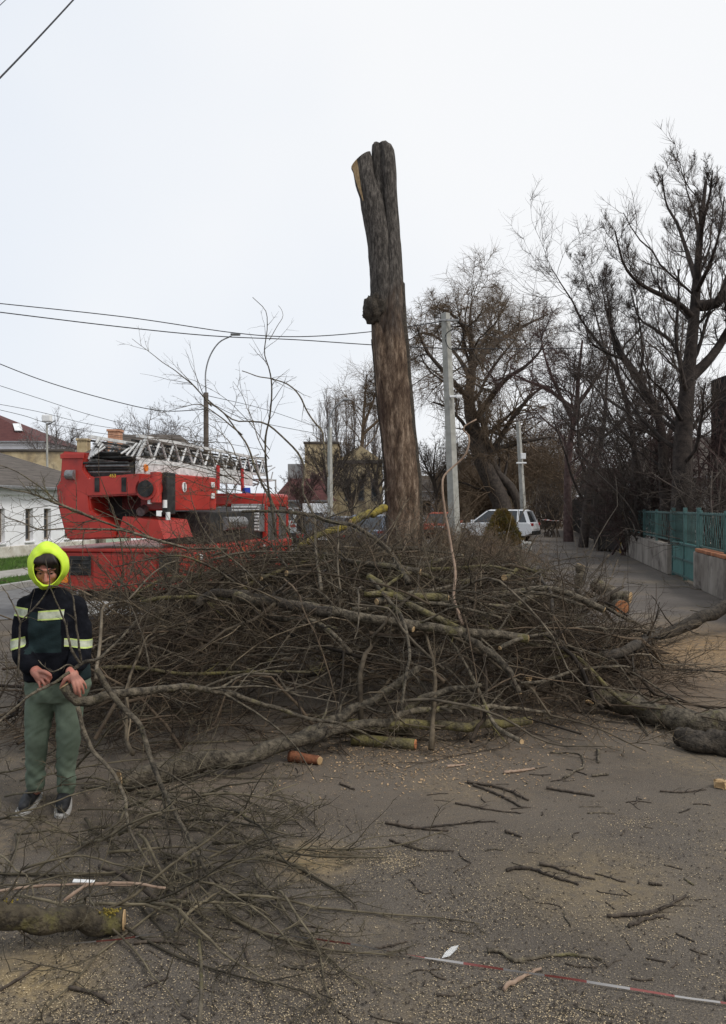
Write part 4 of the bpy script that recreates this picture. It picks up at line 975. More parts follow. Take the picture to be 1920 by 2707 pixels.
        for i in range(int((y1 - y0) / .32)):
            ob = bmesh.new(); yy = y0 + .1 + i * .32; bm_cyl(ob, (-xh + r, yy, zb + .03 + dz * yy), (xh - r, yy, zb + .03 + dz * yy), .016, S=6); done('rung', ob, M['dark'], e)
    x0, zt = lx(350, 1152, 0); _, zb = lx(372, 1213, 0)
    rail_pair(.40, zb, zt, 0, 6.5, .024, 12, 'ladder_side')
    rail_pair(.335, zb + .03, zt - .07, -.05, 6.55, .015, 13, 'inner_ladder_side', 'dark')
    rail_pair(.275, zb + .05, zt - .12, -.1, 6.6, .014, 14, 'inner_ladder_side', 'steel')
    rail_pair(.215, zb + .07, zt - .17, -.15, 6.65, .013, 15, 'inner_ladder_side', 'dark')
    # white lower beam with lamp and number
    xr = .44
    bm = bmesh.new(); bm_box(bm, xr - .08, xr, 0, 5.4, zb - .27, zb - .03, .012); bm_box(bm, -xr, -xr + .08, 0, 5.4, zb - .27, zb - .03, .012)
    bmm = done('boom_beam', bm, M['ladder'], e)
    bm = bmesh.new(); bm_cyl(bm, (xr + .002, .18, zb - .13), (xr + .03, .18, zb - .13), .06, .055, 14); done('orange_lamp', bm, M['lamp_orange'], bmm)
    lettering('1150', .19, M['redprint'], bmm, (xr + .004, 2.75, zb - .30), (math.radians(90), 0, math.radians(90)))
    bm = bmesh.new(); bm_cyl(bm, (xr + .02, 1.75, zb - .20), (xr + .02, 2.1, zb - .36), .035, .035, 10); done('hose_pipe', bm, D, bmm)
    for i in range(5):
        bm = bmesh.new(); z = zb - .06 - i * .045; bm_cyl(bm, (-.62, -.1 + .03 * i, z), (.30, -.1 + .03 * i, z), .018, S=8); done('hydraulic_pipe', bm, M['steel'] if i % 2 else D, e)
    box('pipe_tray', -.66, .34, -.02, .45, zb - .33, zb - .05, D, e, .01)
    bm = bmesh.new(); bm_cyl(bm, (-.70, -.14, zb - .24), (-.56, -.14, zb - .24), .075, .075, 14); done('winch_drum', bm, M['steel'], e)
    # tip cage
    rng = np.random.default_rng(8)
    bm = bmesh.new()
    for i in range(44):
        y = 5.6 + rng.uniform(0, 1.2); x = rng.uniform(-.45, .5); z = zb - .33 + rng.uniform(0, .62)
        dx, dy, dz = rng.normal(0, .18), rng.normal(0, .1), rng.normal(0, .14); bm_cyl(bm, (x, y, z), (x + dx, y + dy, z + dz), rng.uniform(.009, .02), S=6)
    done('tip_rigging', bm, M['ladder'], e)
    bm = bmesh.new()
    for s in (-.5, .5):
        for yy in (6.3, 6.9): bm_cyl(bm, (s, yy, 1.75), (s, yy, 2.45), .02, S=8)
        for z in (1.8, 2.1, 2.43): bm_cyl(bm, (s, 6.3, z), (s, 6.9, z), .017, S=8)
    for z in (1.8, 2.1, 2.43):
        for yy in (6.3, 6.9): bm_cyl(bm, (-.5, yy, z), (.5, yy, z), .017, S=8)
    done('rescue_cage', bm, M['ladder'], e)
    bm = bmesh.new()
    for y in (3.2, 4.6): bm_box(bm, xr + .005, xr + .03, y, y + .12, zb - .4, zt - .28)
    done('red_strap', bm, M['redprint'], e)
    # cab
    cy0, cy1 = 4.35, 6.15
    cb = box('cab', -W, W, cy0, cy1, .45, 1.10, R, e, .05)
    box('cab_roof', -W + .05, W - .05, cy0 + .03, cy1 - .12, 1.80, 2.08, R, cb, .06)
    for (x, y) in ((W - .09, cy0 + .07), (W - .09, (cy0 + cy1) / 2 - .05), (W - .09, cy1 - .2), (-W + .09, cy0 + .07), (-W + .09, cy1 - .2)): box('pillar', x - .045, x + .045, y - .05, y + .05, 1.10, 1.81, R, cb, .01)
    gl = mat('cab_glass_sky_grey', (.10, .10, .10), (.16, .16, .16), rough=.12, spec=.7)  # grey base colour paints in the sky reflected by the panes
    box('side_window', W - .085, W - .07, cy0 + .125, (cy0 + cy1) / 2 - .105, 1.103, 1.797, gl, cb, 0); box('side_window', W - .085, W - .07, (cy0 + cy1) / 2 + .005, cy1 - .255, 1.103, 1.797, gl, cb, 0)
    box('rear_window', -W + .14, W - .14, cy0 + .06, cy0 + .075, 1.103, 1.797, gl, cb, 0); box('windscreen', -W + .14, W - .14, cy1 - .215, cy1 - .2, 1.103, 1.797, gl, cb, 0)
    gr = box('intake_box', .45, W - .06, cy0 - .36, cy0 - .05, 1.30, 1.86, M['steel'], e, .02)
    for i in range(8): box('louvre', .47, W - .08, cy0 - .385, cy0 - .362, 1.33 + i * .065, 1.365 + i * .065, M['white'], gr, .003)
    dr = box('cab_door', W + .002, W + .018, cy0 + .1, (cy0 + cy1) / 2 - .06, .55, 1.08, R, cb, .008); box('handle', W + .02, W + .04, cy0 + .2, cy0 + .36, .92, .96, D, dr, .004)
    mi = box('mirror', W + .12, W + .3, cy1 - .1, cy1 - .05, 1.25, 1.7, D, cb, .02)
    bm = bmesh.new(); bm_cyl(bm, (.55, cy0 + .3, 2.083), (.55, cy0 + .3, 2.2), .09, .08, 14); done('beacon', bm, mat('blue_beacon', (.02, .05, .35), rough=.1), cb)
fire_engine()

# ================================================================ CARS
def car(label, loc, heading, mbody, L=4.5, W=1.82, H=1.62, suv=True, cat='car'):
    """local +x is forward."""
    e = empty('parked_car', loc, heading, label=label, cat=cat)
    hl = L / 2; zb = .98 if suv else .86
    out = [(-hl, .42), (-hl - .03, .66), (-hl + .02, zb - .04), (-hl + .16, zb + .02), (hl * .42, zb), (hl * .72, zb - .05), (hl * .95, zb - .20), (hl, .62), (hl - .03, .36), (hl * .8, .26), (-hl * .85, .28)]
    # lower body lofted over the width so the flanks bulge
    ys = [(-W / 2, .90, .04), (-W / 2 + .05, .97, .01), (-W / 2 + .2, 1, 0), (W / 2 - .2, 1, 0), (W / 2 - .05, .97, .01), (W / 2, .90, .04)]
    bm = bmesh.new(); rings = []
    for (y, s, dz) in ys: rings.append([bm.verts.new((x * (1 - (1 - s) * .35), y, .62 + (z - .62) * s)) for x, z in out])
    n = len(out)
    for a, b in zip(rings[:-1], rings[1:]):
        for i in range(n): bm.faces.new((a[i], a[(i + 1) % n], b[(i + 1) % n], b[i]))
    bm.faces.new(rings[0]); bm.faces.new(list(reversed(rings[-1])))
    body = done('body', bm, mbody, e)
    # greenhouse
    b0, b1 = -hl + .14, hl * .44; t0, t1 = (-hl + .42 if suv else -hl + .85), hl * .08
    iy, ty = W / 2 - .09, W / 2 - .27
    def frus(name, m, g, x0, x1, x2, x3, z0, z1, y0, y1, par):
        bm = bmesh.new(); vs = [bm.verts.new(p) for p in ((x0, -y0, z0), (x1, -y0, z0), (x1, y0, z0), (x0, y0, z0), (x2, -y1, z1), (x3, -y1, z1), (x3, y1, z1), (x2, y1, z1))]
        for f in ((0, 1, 2, 3), (4, 5, 6, 7), (0, 1, 5, 4), (1, 2, 6, 5), (2, 3, 7, 6), (3, 0, 4, 7)): bm.faces.new([vs[k] for k in f])
        if g: bmesh.ops.bevel(bm, geom=bm.edges[:], offset=g, segments=2, affect='EDGES')
        return done(name, bm, m, par)
    frus('windows', M['glass'], 0, b0 + .03, b1 - .03, t0 + .02, t1 - .02, zb - .01, H - .06, iy - .01, ty, e)
    frus('roof', mbody, .03, t0 - .05, t1 + .06, t0 + .1, t1 - .1, H - .09, H, ty + .03, ty - .12, e)
    for s in (-1, 1):
        bm = bmesh.new()
        for (xa, xb, wd) in ((b1, t1, .05), (b1 * .02 - .1, t1 - (t1 - t0) * .52, .045), (b0 + .62, t0 + .35, .06), (b0 + .05, t0 + .02, .09)):
            p0, p1 = Vector((xa, s * (iy + .005), zb - .02)), Vector((xb, s * (ty + .012), H - .07))
            vs = [bm.verts.new(p + Vector((dx, dy, 0))) for p in (p0, p1) for dx, dy in ((-wd, -.02), (wd, -.02), (wd, .02), (-wd, .02))]
            for f in ((0, 1, 5, 4), (1, 2, 6, 5), (2, 3, 7, 6), (3, 0, 4, 7), (0, 1, 2, 3), (4, 5, 6, 7)): bm.faces.new([vs[k] for k in f])
        done('pillar', bm, mbody, e)
        box('mirror', b1 - .18, b1 - .02, s * (W / 2 + .1) - .09, s * (W / 2 + .1) + .09, zb, zb + .14, mbody, e, .03)
        box('tail_light', -hl - .02, -hl + .28, s * (W / 2 - .16) - .13, s * (W / 2 - .16) + .13, zb - .16, zb - .02, M['lamp_red'], e, .02)
        box('headlight', hl - .3, hl - .06, s * (W / 2 - .26) - .17, s * (W / 2 - .26) + .17, zb - .31, zb - .17, M['lamp_white'], e, .02)
    box('rear_bumper', -hl - .06, -hl + .2, -W / 2 + .04, W / 2 - .04, .34, .56, M['black'], e, .04)
    box('front_bumper', hl - .2, hl + .05, -W / 2 + .06, W / 2 - .06, .28, .5, M['black'], e, .04)
    box('licence_plate', -hl - .05, -hl - .032, -.26, .26, .64, .75, M['white'], e, .003)
    r = .345
    for x in (-hl * .6, hl * .62):
        for s in (-1, 1):
            bm = bmesh.new(); bm_cyl(bm, (x, s * (W / 2 - .02) - .005 * s, r), (x, s * (W / 2 - .22), r), r + .075, r + .075, 26); done('wheel_arch', bm, M['blackprint'], e)
            bm = bmesh.new(); bm_cyl(bm, (x, s * (W / 2 - .19), r), (x, s * (W / 2 + .005), r), r, r, 26); tw = done('wheel', bm, M['black'], e)
            bm = bmesh.new(); bm_cyl(bm, (x, s * (W / 2 + .006), r), (x, s * (W / 2 + .014), r), r * .66, r * .62, 20); done('rim', bm, M['hub'], tw)
    return e
cp = lambda n, c: mat(n, c, rough=.3, spec=.5, coat=.3)
q = G(1325, 1428); car('white SUV parked across the verge by the footpath', (q[0] - .45, 43.5, 0), math.radians(155), cp('car_white', (.78, .78, .78)), L=4.5, H=1.66)
q = P(985, HV, 35); car('grey-blue car parked just left of the stripped trunk', (q[0], 35, 0), math.radians(79), cp('car_greyblue', (.14, .17, .22)), suv=False, H=1.48)
q = P(885, HV, 31); car('black car parked beyond the mossy limb', (q[0], 31, 0), math.radians(79), cp('car_black', (.02, .02, .022)), suv=False, H=1.46)
q = P(845, HV, 41); car('silver car standing further down the road', (q[0], 41, 0), math.radians(79), cp('car_silver', (.45, .46, .47)), suv=True, H=1.6)
q = P(1172, HV, 47); car('orange-red car seen beside the foot of the concrete pole', (q[0], 47, 0), math.radians(79), cp('car_orange', (.50, .07, .025)), suv=False, H=1.5)
q = P(770, HV, 50); car('white van-like car in front of the dark red roof', (q[0], 50, 0), math.radians(79), cp('car_offwhite', (.62, .62, .60)), suv=True, H=1.75)

# ================================================================ PERSON
M['skin'] = mat('skin', (.33, .14, .10), (.44, .20, .145), rough=.55, scale=9, third=(.42, .13, .095), tscale=14, tlo=.5, thi=.7)
M['jacket'] = mat('navy_black_jacket', (.004, .0043, .006), (.010, .0105, .014), rough=.95, spec=.08, scale=18, bump=.25, bscale=180)
M['jgreen'] = mat('dark_green_panel', (.004, .012, .013), (.008, .020, .021), rough=.85, scale=14, bump=.25, bscale=180)
M['trouser'] = mat('grey_green_trousers', (.085, .112, .078), (.13, .162, .118), rough=.9, scale=5, bump=.25, bscale=220)
M['neon'] = mat('neon_yellow_fabric', (.50, .70, .035), (.62, .82, .07), rough=.7, scale=12)
M['reflect'] = mat('reflective_tape', (.26, .28, .20), (.44, .45, .34), rough=.5, scale=25)
M['neonpale'] = mat('faded_neon_edge', (.38, .46, .12), (.50, .58, .20), rough=.7, scale=20)
M['hair'] = mat('dark_hair', (.010, .007, .006), (.028, .018, .014), rough=.5, scale=30, stretch=(3, 3, .6))
M['cuff'] = mat('pale_cuff', (.62, .62, .50), rough=.8)
M['lip'] = mat('lips', (.28, .085, .07), rough=.5)
M['sole'] = mat('off_white_sole', (.30, .29, .27), (.44, .42, .39), rough=.7, scale=20)
M['shoe'] = mat('black_shoe', (.010, .010, .011), (.028, .028, .030), rough=.6, scale=25, bump=.2, bscale=90)
PD = 4.88
def pq(u, v, y=0.0): return P(u, v, PD + y)
def prim_tube(acc, pts, S=14, K=None):
    """pts: list of (x,y,z,r)"""
    pts = np.asarray(pts, float); K = K or max(6, 4 * len(pts)); c = cr(pts, K)
    V, fs, _ = tube_arrays(c[None, :, :3], np.abs(c[None, :, 3]), S, cap=True); acc.append((V, fs))
    for q in (pts[0], pts[-1]): prim_ball(acc, q[:3], (q[3],) * 3)
def prim_ball(acc, c, r, seg=14, rot=None):
    bm = bmesh.new(); bmesh.ops.create_uvsphere(bm, u_segments=seg, v_segments=10, radius=1)
    Mx = Matrix.Translation(Vector(c)) @ (rot.to_4x4() if rot is not None else Matrix.Identity(4)) @ Matrix.Diagonal((*r, 1)); bmesh.ops.transform(bm, matrix=Mx, verts=bm.verts[:])
    bm.verts.index_update(); V = np.array([v.co[:] for v in bm.verts]); t3 = np.array([[v.index for v in f.verts] for f in bm.faces if len(f.verts) == 3]); t4 = np.array([[v.index for v in f.verts] for f in bm.faces if len(f.verts) == 4]); bm.free()
    acc.append((V, [t3, t4]))
def prim_eloft(acc, rings, S=28):
    """rings: (center xyz, rx, ry) horizontal ellipses bottom to top"""
    r = np.array([[*c, a, b] for c, a, b in rings], float); K = 5 * len(rings); c = cr(r, K); an = np.linspace(0, 2 * np.pi, S, endpoint=False)
    V = np.stack([c[:, None, 0] + c[:, None, 3] * np.cos(an), c[:, None, 1] + c[:, None, 4] * np.sin(an), np.broadcast_to(c[:, None, 2], (K, S))], -1).reshape(-1, 3)
    kk = (np.arange(K - 1) * S)[:, None]; s0 = np.arange(S)[None]; s1 = (s0 + 1) % S
    acc.append((V, [np.stack([kk + s0, kk + s1, kk + S + s1, kk + S + s0], -1).reshape(-1, 4), np.arange(S)[None, ::-1], (np.arange(S) + (K - 1) * S)[None]]))
def fuse(name, acc, voxel, origin, smooth=3):
    Vs, Fs, off = [], [], 0
    for V, fs in acc: Vs.append(V); Fs += [f + off for f in fs if len(f)]; off += len(V)
    me = make_mesh(name + '_src', np.concatenate(Vs) - np.asarray(origin), Fs)
    o = bpy.data.objects.new('tmp', me); COL.objects.link(o)
    md = o.modifiers.new('r', 'REMESH'); md.mode = 'VOXEL'; md.voxel_size = voxel
    bpy.context.view_layer.update()
    out = bpy.data.meshes.new_from_object(o.evaluated_get(bpy.context.evaluated_depsgraph_get())); out.name = name
    bpy.data.objects.remove(o); bpy.data.meshes.remove(me)
    bm = bmesh.new(); bm.from_mesh(out)
    for _ in range(smooth): bmesh.ops.smooth_vert(bm, verts=bm.verts[:], factor=.5, use_axis_x=True, use_axis_y=True, use_axis_z=True)
    return out, bm
def finish(out, bm):
    bm.normal_update(); bm.to_mesh(out); bm.free()
    for p in out.polygons: p.use_smooth = True
    return out
def person():
    O = np.array([pq(138, HV)[0], PD, 0.0])
    t4 = lambda u, v, y, r: (*pq(u, v, y), r)
    # --- body
    acc = []
    hc = Vector(pq(125, 1500, -.06)); tilt = Matrix.Rotation(math.radians(15), 3, 'Z') @ Matrix.Rotation(math.radians(26), 3, 'X')
    def H(x, y, z): return np.array(hc + tilt @ Vector((x, -y, z)))     # y forward = towards camera
    prim_ball(acc, H(0, -.012, .032), (.073, .090, .084), 20, tilt); prim_ball(acc, H(0, .03, -.03), (.060, .058, .072), 18, tilt)
    prim_ball(acc, H(0, .058, -.086), (.026, .024, .022), 12, tilt)
    for s in (-1, 1):
        prim_ball(acc, H(s * .034, .058, -.022), (.026, .024, .026), 12, tilt); prim_ball(acc, H(s * .074, -.008, -.004), (.010, .018, .030), 10, tilt)
        prim_ball(acc, H(s * .045, .02, -.06), (.02, .03, .028), 10, tilt)
        prim_ball(acc, H(s * .012, .093, -.036), (.010, .011, .008), 10, tilt)
    prim_tube(acc, [(*H(0, .078, .022), .009), (*H(0, .092, 0), .009), (*H(0, .106, -.03), .012)], 10)
    prim_tube(acc, [(*H(-.05, .064, .028), .010), (*H(0, .084, .030), .011), (*H(.05, .064, .028), .010)], 10)
    prim_tube(acc, [(*H(-.018, .080, -.062), .008), (*H(0, .088, -.06), .009), (*H(.018, .080, -.062), .008)], 8)
    prim_tube(acc, [(*H(-.014, .078, -.072), .008), (*H(0, .085, -.072), .009), (*H(.014, .078, -.072), .008)], 8)
    prim_tube(acc, [(*H(0, -.02, -.05), .052), t4(130, 1560, .02, .055), t4(134, 1590, .02, .06)], 14)
    prim_eloft(acc, [(pq(150, 1825), .15, .10), (pq(150, 1780), .155, .105), (pq(138, 1720), .14, .10), (pq(136, 1640), .145, .10), (pq(136, 1595), .12, .08), (pq(134, 1568), .075, .06)])
    prim_tube(acc, [t4(84, 1606, 0, .040), t4(66, 1650, -.02, .038), t4(63, 1714, -.07, .037), t4(70, 1742, -.14, .036), t4(88, 1766, -.21, .028), t4(97, 1776, -.23, .030)])
    prim_tube(acc, [t4(192, 1608, 0, .040), t4(209, 1652, -.02, .038), t4(212, 1712, -.07, .037), t4(210, 1742, -.13, .036), t4(194, 1766, -.21, .028), t4(188, 1778, -.235, .030)])
    prim_tube(acc, [t4(110, 1825, 0, .08), t4(103, 1880, 0, .072), t4(96, 1945, -.02, .054), t4(94, 2010, .01, .046), t4(95, 2085, .03, .038)]); prim_tube(acc, [t4(188, 1825, 0, .08), t4(183, 1880, 0, .072), t4(181, 1945, -.02, .054), t4(177, 2010, .01, .046), t4(175, 2090, .03, .038)])
    # right hand (image left): fist round a thin stem
    prim_tube(acc, [t4(95, 1775, -.23, .031), t4(106, 1785, -.245, .034), t4(114, 1793, -.25, .030)], 12)
    prim_tube(acc, [t4(103, 1790, -.24, .026), t4(108, 1799, -.25, .024)], 10)
    for pts in (((112, 1779, -.262, .0105), (126, 1782, -.286, .0095), (135, 1791, -.282, .0088), (129, 1800, -.255, .008)), ((112, 1787, -.268, .0105), (124, 1794, -.295, .0095), (129, 1804, -.286, .0088), (119, 1810, -.258, .008)),
                ((109, 1794, -.268, .010), (116, 1804, -.29, .009), (119, 1815, -.278, .0083), (110, 1818, -.255, .0075)), ((103, 1799, -.262, .009), (106, 1812, -.278, .008), (107, 1822, -.268, .0075), (101, 1822, -.25, .007)),
                ((104, 1775, -.258, .0135), (117, 1776, -.285, .0125), (128, 1781, -.30, .0115), (134, 1786, -.302, .0095))): prim_tube(acc, [t4(*p) for p in pts], 10, 14)
    # left hand (image right): laid over the sawn branch, thumb left, fingers right
    prim_tube(acc, [t4(188, 1776, -.235, .031), t4(188, 1786, -.25, .033), t4(191, 1794, -.258, .030)], 12)
    prim_tube(acc, [t4(196, 1782, -.24, .026), t4(198, 1792, -.25, .025)], 10)
    for pts in (((182, 1784, -.262, .0135), (174, 1794, -.285, .0125), (167, 1806, -.29, .0115), (162, 1816, -.282, .0095)), ((190, 1792, -.277, .0105), (194, 1808, -.300, .0095), (198, 1824, -.296, .0088), (201, 1836, -.275, .008)),
                ((195, 1792, -.274, .0105), (204, 1808, -.294, .0095), (209, 1826, -.29, .0088), (212, 1841, -.268, .008)), ((200, 1789, -.266, .010), (212, 1804, -.282, .009), (219, 1820, -.276, .0083), (221, 1833, -.255, .0075)),
                ((203, 1784, -.255, .009), (216, 1796, -.266, .008), (225, 1809, -.26, .0075), (228, 1819, -.245, .007))): prim_tube(acc, [t4(*p) for p in pts], 10, 14)
    me, bm = fuse('person', acc, .0040, O, 2); finish(me, bm)
    root = link('person', me, M['skin'], None, tuple(O))
    tag(root, 'person in dark firefighter jacket and neon hood standing bowed over a held branch', 'person')
    # --- face details
    def small(name, accs, m, vox=.003, sm=1): me, bm = fuse(name, accs, vox, O, sm); return link(name, finish(me, bm), m, root)
    for s in (-1, 1):
        bm = bmesh.new(); bm_sphere(bm, H(s * .030, .066, .006) - O, .0125, 14); ey = done('eye', bm, mat('eye_white', (.22, .19, .175), rough=.5), root, smooth=True)
        bm = bmesh.new(); bm_sphere(bm, H(s * .030, .0755, .003) - O, .0056, 12); done('iris', bm, M['hair'], ey, smooth=True)
        a = []; prim_tube(a, [(*H(s * .014, .078, .012), .0035), (*H(s * .030, .081, .0145), .0042), (*H(s * .046, .073, .010), .0032)], 8); small('eyelid', a, M['skin'])
        a = []; prim_tube(a, [(*H(s * .012, .092, .030), .0036), (*H(s * .030, .088, .038), .0042), (*H(s * .050, .073, .033), .003)], 8); small('eyebrow', a, M['hair'])
    a = []; prim_tube(a, [(*H(-.020, .084, -.065), .0035), (*H(0, .0945, -.063), .0055), (*H(.020, .084, -.065), .0035)], 8); prim_tube(a, [(*H(-.016, .084, -.073), .0035), (*H(0, .093, -.0735), .0055), (*H(.016, .084, -.073), .0035)], 8); small('lips', a, M['lip'])
    a = []; prim_ball(a, H(0, -.022, .045), (.080, .094, .084), 20, tilt)
    rg = np.random.default_rng(6)
    for i in range(16):
        x0 = -.058 + i * .0078; prim_tube(a, [(*H(x0 * .6, .045, .112), .010), (*H(x0 * .95, .078, .082), .010), (*H(x0 * 1.02 + .008, .084 - abs(x0) * .25, .062 - (.016 if x0 > .0 else 0) + rg.normal(0, .005)), .006)], 8)
    for x0, ln in ((.050, -.06), (.060, -.075), (.066, -.05), (.044, .01), (.036, .025)): prim_tube(a, [(*H(x0 * .8, .05, .10), .009), (*H(x0, .062, .04), .009), (*H(x0 * 1.04, .045, ln), .006)], 8)
    for x0, ln in ((-.066, -.05), (-.062, -.02)): prim_tube(a, [(*H(x0 * .8, .03, .09), .009), (*H(x0, .045, .03), .008), (*H(x0 * 1.03, .03, ln), .006)], 8)
    small('hair', a, M['hair'], .004, 1)
    # --- hood
    rings = [(.02, .080, .096), (-.06, .077, .094), (-.110, .073, .090), (-.126, .075, .092), (-.128, .082, .101), (-.098, .100, .121), (-.05, .113, .135), (.01, .117, .140), (.07, .107, .127), (.115, .082, .098), (.14, .04, .05), (.146, .004, .005)]
    S = 56; K = 60; c = cr([(y, a_, b_, i) for i, (y, a_, b_) in enumerate(rings)], K) if False else None
    arr = np.array(rings); tt_ = np.linspace(0, len(rings) - 1, K); ry = np.stack([np.interp(tt_, np.arange(len(rings)), arr[:, k]) for k in range(3)], 1)
    for _ in range(2): ry[1:-1] = (ry[:-2] + 2 * ry[1:-1] + ry[2:]) / 4
    an = np.linspace(0, 2 * np.pi, S, endpoint=False); V = np.empty((K, S, 3)); cen = Vector(pq(127, 1497, -.03)); HR = Matrix.Rotation(math.radians(20), 3, 'Z')
    for k in range(K):
        y, a_, b_ = ry[k]; outer = min(max((k - 12) / 8, 0), 1)
        for j, t_ in enumerate(an):
            wv = 1 + outer * (.03 * math.sin(t_ * 3 + 1) + .06 * mnoise.noise(Vector((math.cos(t_) * 2.4, math.sin(t_) * 2.4, y * 11))) + .03 * mnoise.noise(Vector((math.cos(t_) * 5, math.sin(t_) * 5, y * 24 + 3)))) + .014 * mnoise.noise(Vector((math.cos(t_) * 7, math.sin(t_) * 7, y * 20)))
            x, z = math.cos(t_) * a_ * wv, math.sin(t_) * b_ * wv
            if z < 0: x *= 1 - .10 * (z / b_) ** 2
            if z > 0 and outer: z *= 1 + .10 * outer * max(0, math.sin(t_)) ** 6; x *= 1 - .10 * outer * (z / .15) ** 2
            if k < 22: z -= .010
            V[k, j] = cen + HR @ Vector((x, y - .06 * z, z))
    V = V.reshape(-1, 3) - O; kk = (np.arange(K - 1) * S)[:, None]; s0 = np.arange(S)[None]; s1 = (s0 + 1) % S
    hd = link('hood', make_mesh('hood', V, [np.stack([kk + s0, kk + S + s0, kk + S + s1, kk + s1], -1).reshape(-1, 4)]), M['neon'], root)
    # --- trousers
    acc = []
    prim_eloft(acc, [(pq(150, 1850), .165, .11), (pq(151, 1830), .19, .125), (pq(152, 1800), .192, .128), (pq(152, 1770), .18, .12)])
    prim_tube(acc, [t4(112, 1825, 0, .092), t4(104, 1880, -.005, .086), t4(97, 1945, -.025, .070), t4(95, 2010, .0, .060), t4(95, 2072, .02, .055)], 20); prim_tube(acc, [t4(188, 1825, 0, .092), t4(184, 1880, -.005, .082), t4(181, 1945, -.025, .071), t4(177, 2010, 0, .061), t4(175, 2082, .02, .056)], 20)
    me, bm = fuse('trousers', acc, .0075, O, 3); bm.normal_update()
    for v in bm.verts:
        z = v.co.z; k = math.exp(-((z - .18) / .13) ** 2) + .75 * math.exp(-((z - .46) / .09) ** 2) + .8 * math.exp(-((z - .72) / .09) ** 2) + .15
        q = v.co; n_ = (mnoise.noise(Vector((q.x * 9, q.y * 9, z * 17 + q.x * 14))) * .010 + mnoise.noise(Vector((q.x * 16 + 5, q.y * 12, z * 38 - q.x * 25))) * .006) * k + mnoise.noise(Vector((q.x * 14, q.y * 14, z * 6))) * .004
        v.co += v.normal * n_
    link('trousers', finish(me, bm), M['trouser'], root)
    # --- jacket
    acc = []
    prim_eloft(acc, [(pq(152, 1795), .197, .138), (pq(150, 1770), .20, .14), (pq(140, 1715), .188, .135), (pq(136, 1640, -.01), .182, .135), (pq(136, 1597), .180, .12), (pq(134, 1573), .135, .095), (pq(130, 1555, -.01), .085, .085)])
    prim_tube(acc, [t4(78, 1600, 0, .066), t4(64, 1645, -.01, .064), t4(61, 1712, -.06, .063), t4(68, 1741, -.14, .058), t4(84, 1762, -.20, .049)], 20); prim_tube(acc, [t4(198, 1604, 0, .068), t4(211, 1650, -.01, .064), t4(214, 1710, -.06, .062), t4(212, 1740, -.13, .057), t4(200, 1760, -.195, .049)], 20)
    me, bm = fuse('jacket', acc, .0085, O, 3); bm.normal_update()
    for v in bm.verts:
        q = v.co; n_ = mnoise.noise(Vector((q.x * 6 + q.z * 5, q.y * 8, q.z * 14 - q.x * 7))) * .013 + mnoise.noise(Vector((q.x * 20, q.y * 20, q.z * 30))) * .004
        v.co += v.normal * n_
    bm.normal_update()
    zz = lambda v: CAMZ + (HV - v) / F * PD; xx = lambda u: (u - 960) / F * PD - O[0]
    # bands cut out of the jacket surface
    def band(name, u0, u1, v0, v1, slope=0.0, ymax=0.25):
        b = bm.copy(); nz_ = Vector((slope, 0, 1)).normalized()
        for co, no in (((xx(u0), 0, 0), (-1, 0, 0)), ((xx(u1), 0, 0), (1, 0, 0)), ((xx((u0 + u1) / 2), 0, zz(v0)), nz_), ((xx((u0 + u1) / 2), 0, zz(v1)), -nz_)):
            bmesh.ops.bisect_plane(b, geom=b.verts[:] + b.edges[:] + b.faces[:], plane_co=co, plane_no=no, clear_outer=True)
        for fr in (.16, .84): bmesh.ops.bisect_plane(b, geom=b.verts[:] + b.edges[:] + b.faces[:], plane_co=(xx((u0 + u1) / 2), 0, zz(v0 + (v1 - v0) * fr)), plane_no=nz_)
        bmesh.ops.delete(b, geom=[f for f in b.faces if f.normal.y > .55 or f.calc_center_median().y > ymax], context='FACES')
        isl = []; seen = set()
        for f in b.faces:
            if f in seen: continue
            st = [f]; seen.add(f); cur = []
            while st:
                g = st.pop(); cur.append(g)
                for e_ in g.edges:
                    for h_ in e_.link_faces:
                        if h_ not in seen: seen.add(h_); st.append(h_)
            isl.append(cur)
        isl.sort(key=lambda c_: -sum(f.calc_area() for f in c_))
        bmesh.ops.delete(b, geom=[f for c_ in isl[1:] for f in c_], context='FACES')
        za, zb = zz(v0), zz(v1)
        for f in b.faces:
            c = f.calc_center_median(); t = ((c - Vector((xx((u0 + u1) / 2), 0, za))).dot(nz_)) / ((zb - za) * nz_.z); f.material_index = 1 if (t < .16 or t > .84) else 0
        for v in b.verts: v.co += v.normal * .005
        m_ = bpy.data.meshes.new(name); b.to_mesh(m_); b.free()
        link(name, m_, [M['reflect'], M['neonpale']], root)
    band('reflective_band', 48, 95, 1602, 1626, .05, .05); band('reflective_band', 124, 187, 1607, 1631, -.06, .05)
    band('reflective_band', 10, 90, 1684, 1712, -.28, .2); band('reflective_band', 188, 262, 1683, 1704, .10, .2)
    for f in bm.faces:
        c = f.calc_center_median(); f.material_index = 1 if (f.normal.y < -.2 and xx(97) < c.x < xx(182) and zz(1715) < c.z < zz(1612)) or (c.z < zz(1755) and c.x > xx(200) and f.normal.y < .3) else 0
    link('jacket', finish(me, bm), [M['jacket'], M['jgreen']], root)
    # pale cuff
    c0 = pq(85, 1762, -.205); ax = unit(pq(97, 1778, -.235) - pq(66, 1742, -.14)); s_ = unit(np.cross(ax, (0, 0, 1.))); n_ = np.cross(s_, ax); a = np.linspace(0, 2 * np.pi, 25)
    ring = c0 + .047 * (np.cos(a)[:, None] * s_ + np.sin(a)[:, None] * n_); tubes('cuff', [((ring - O)[None], np.full((1, 25), .008), 8)], M['cuff'], root)
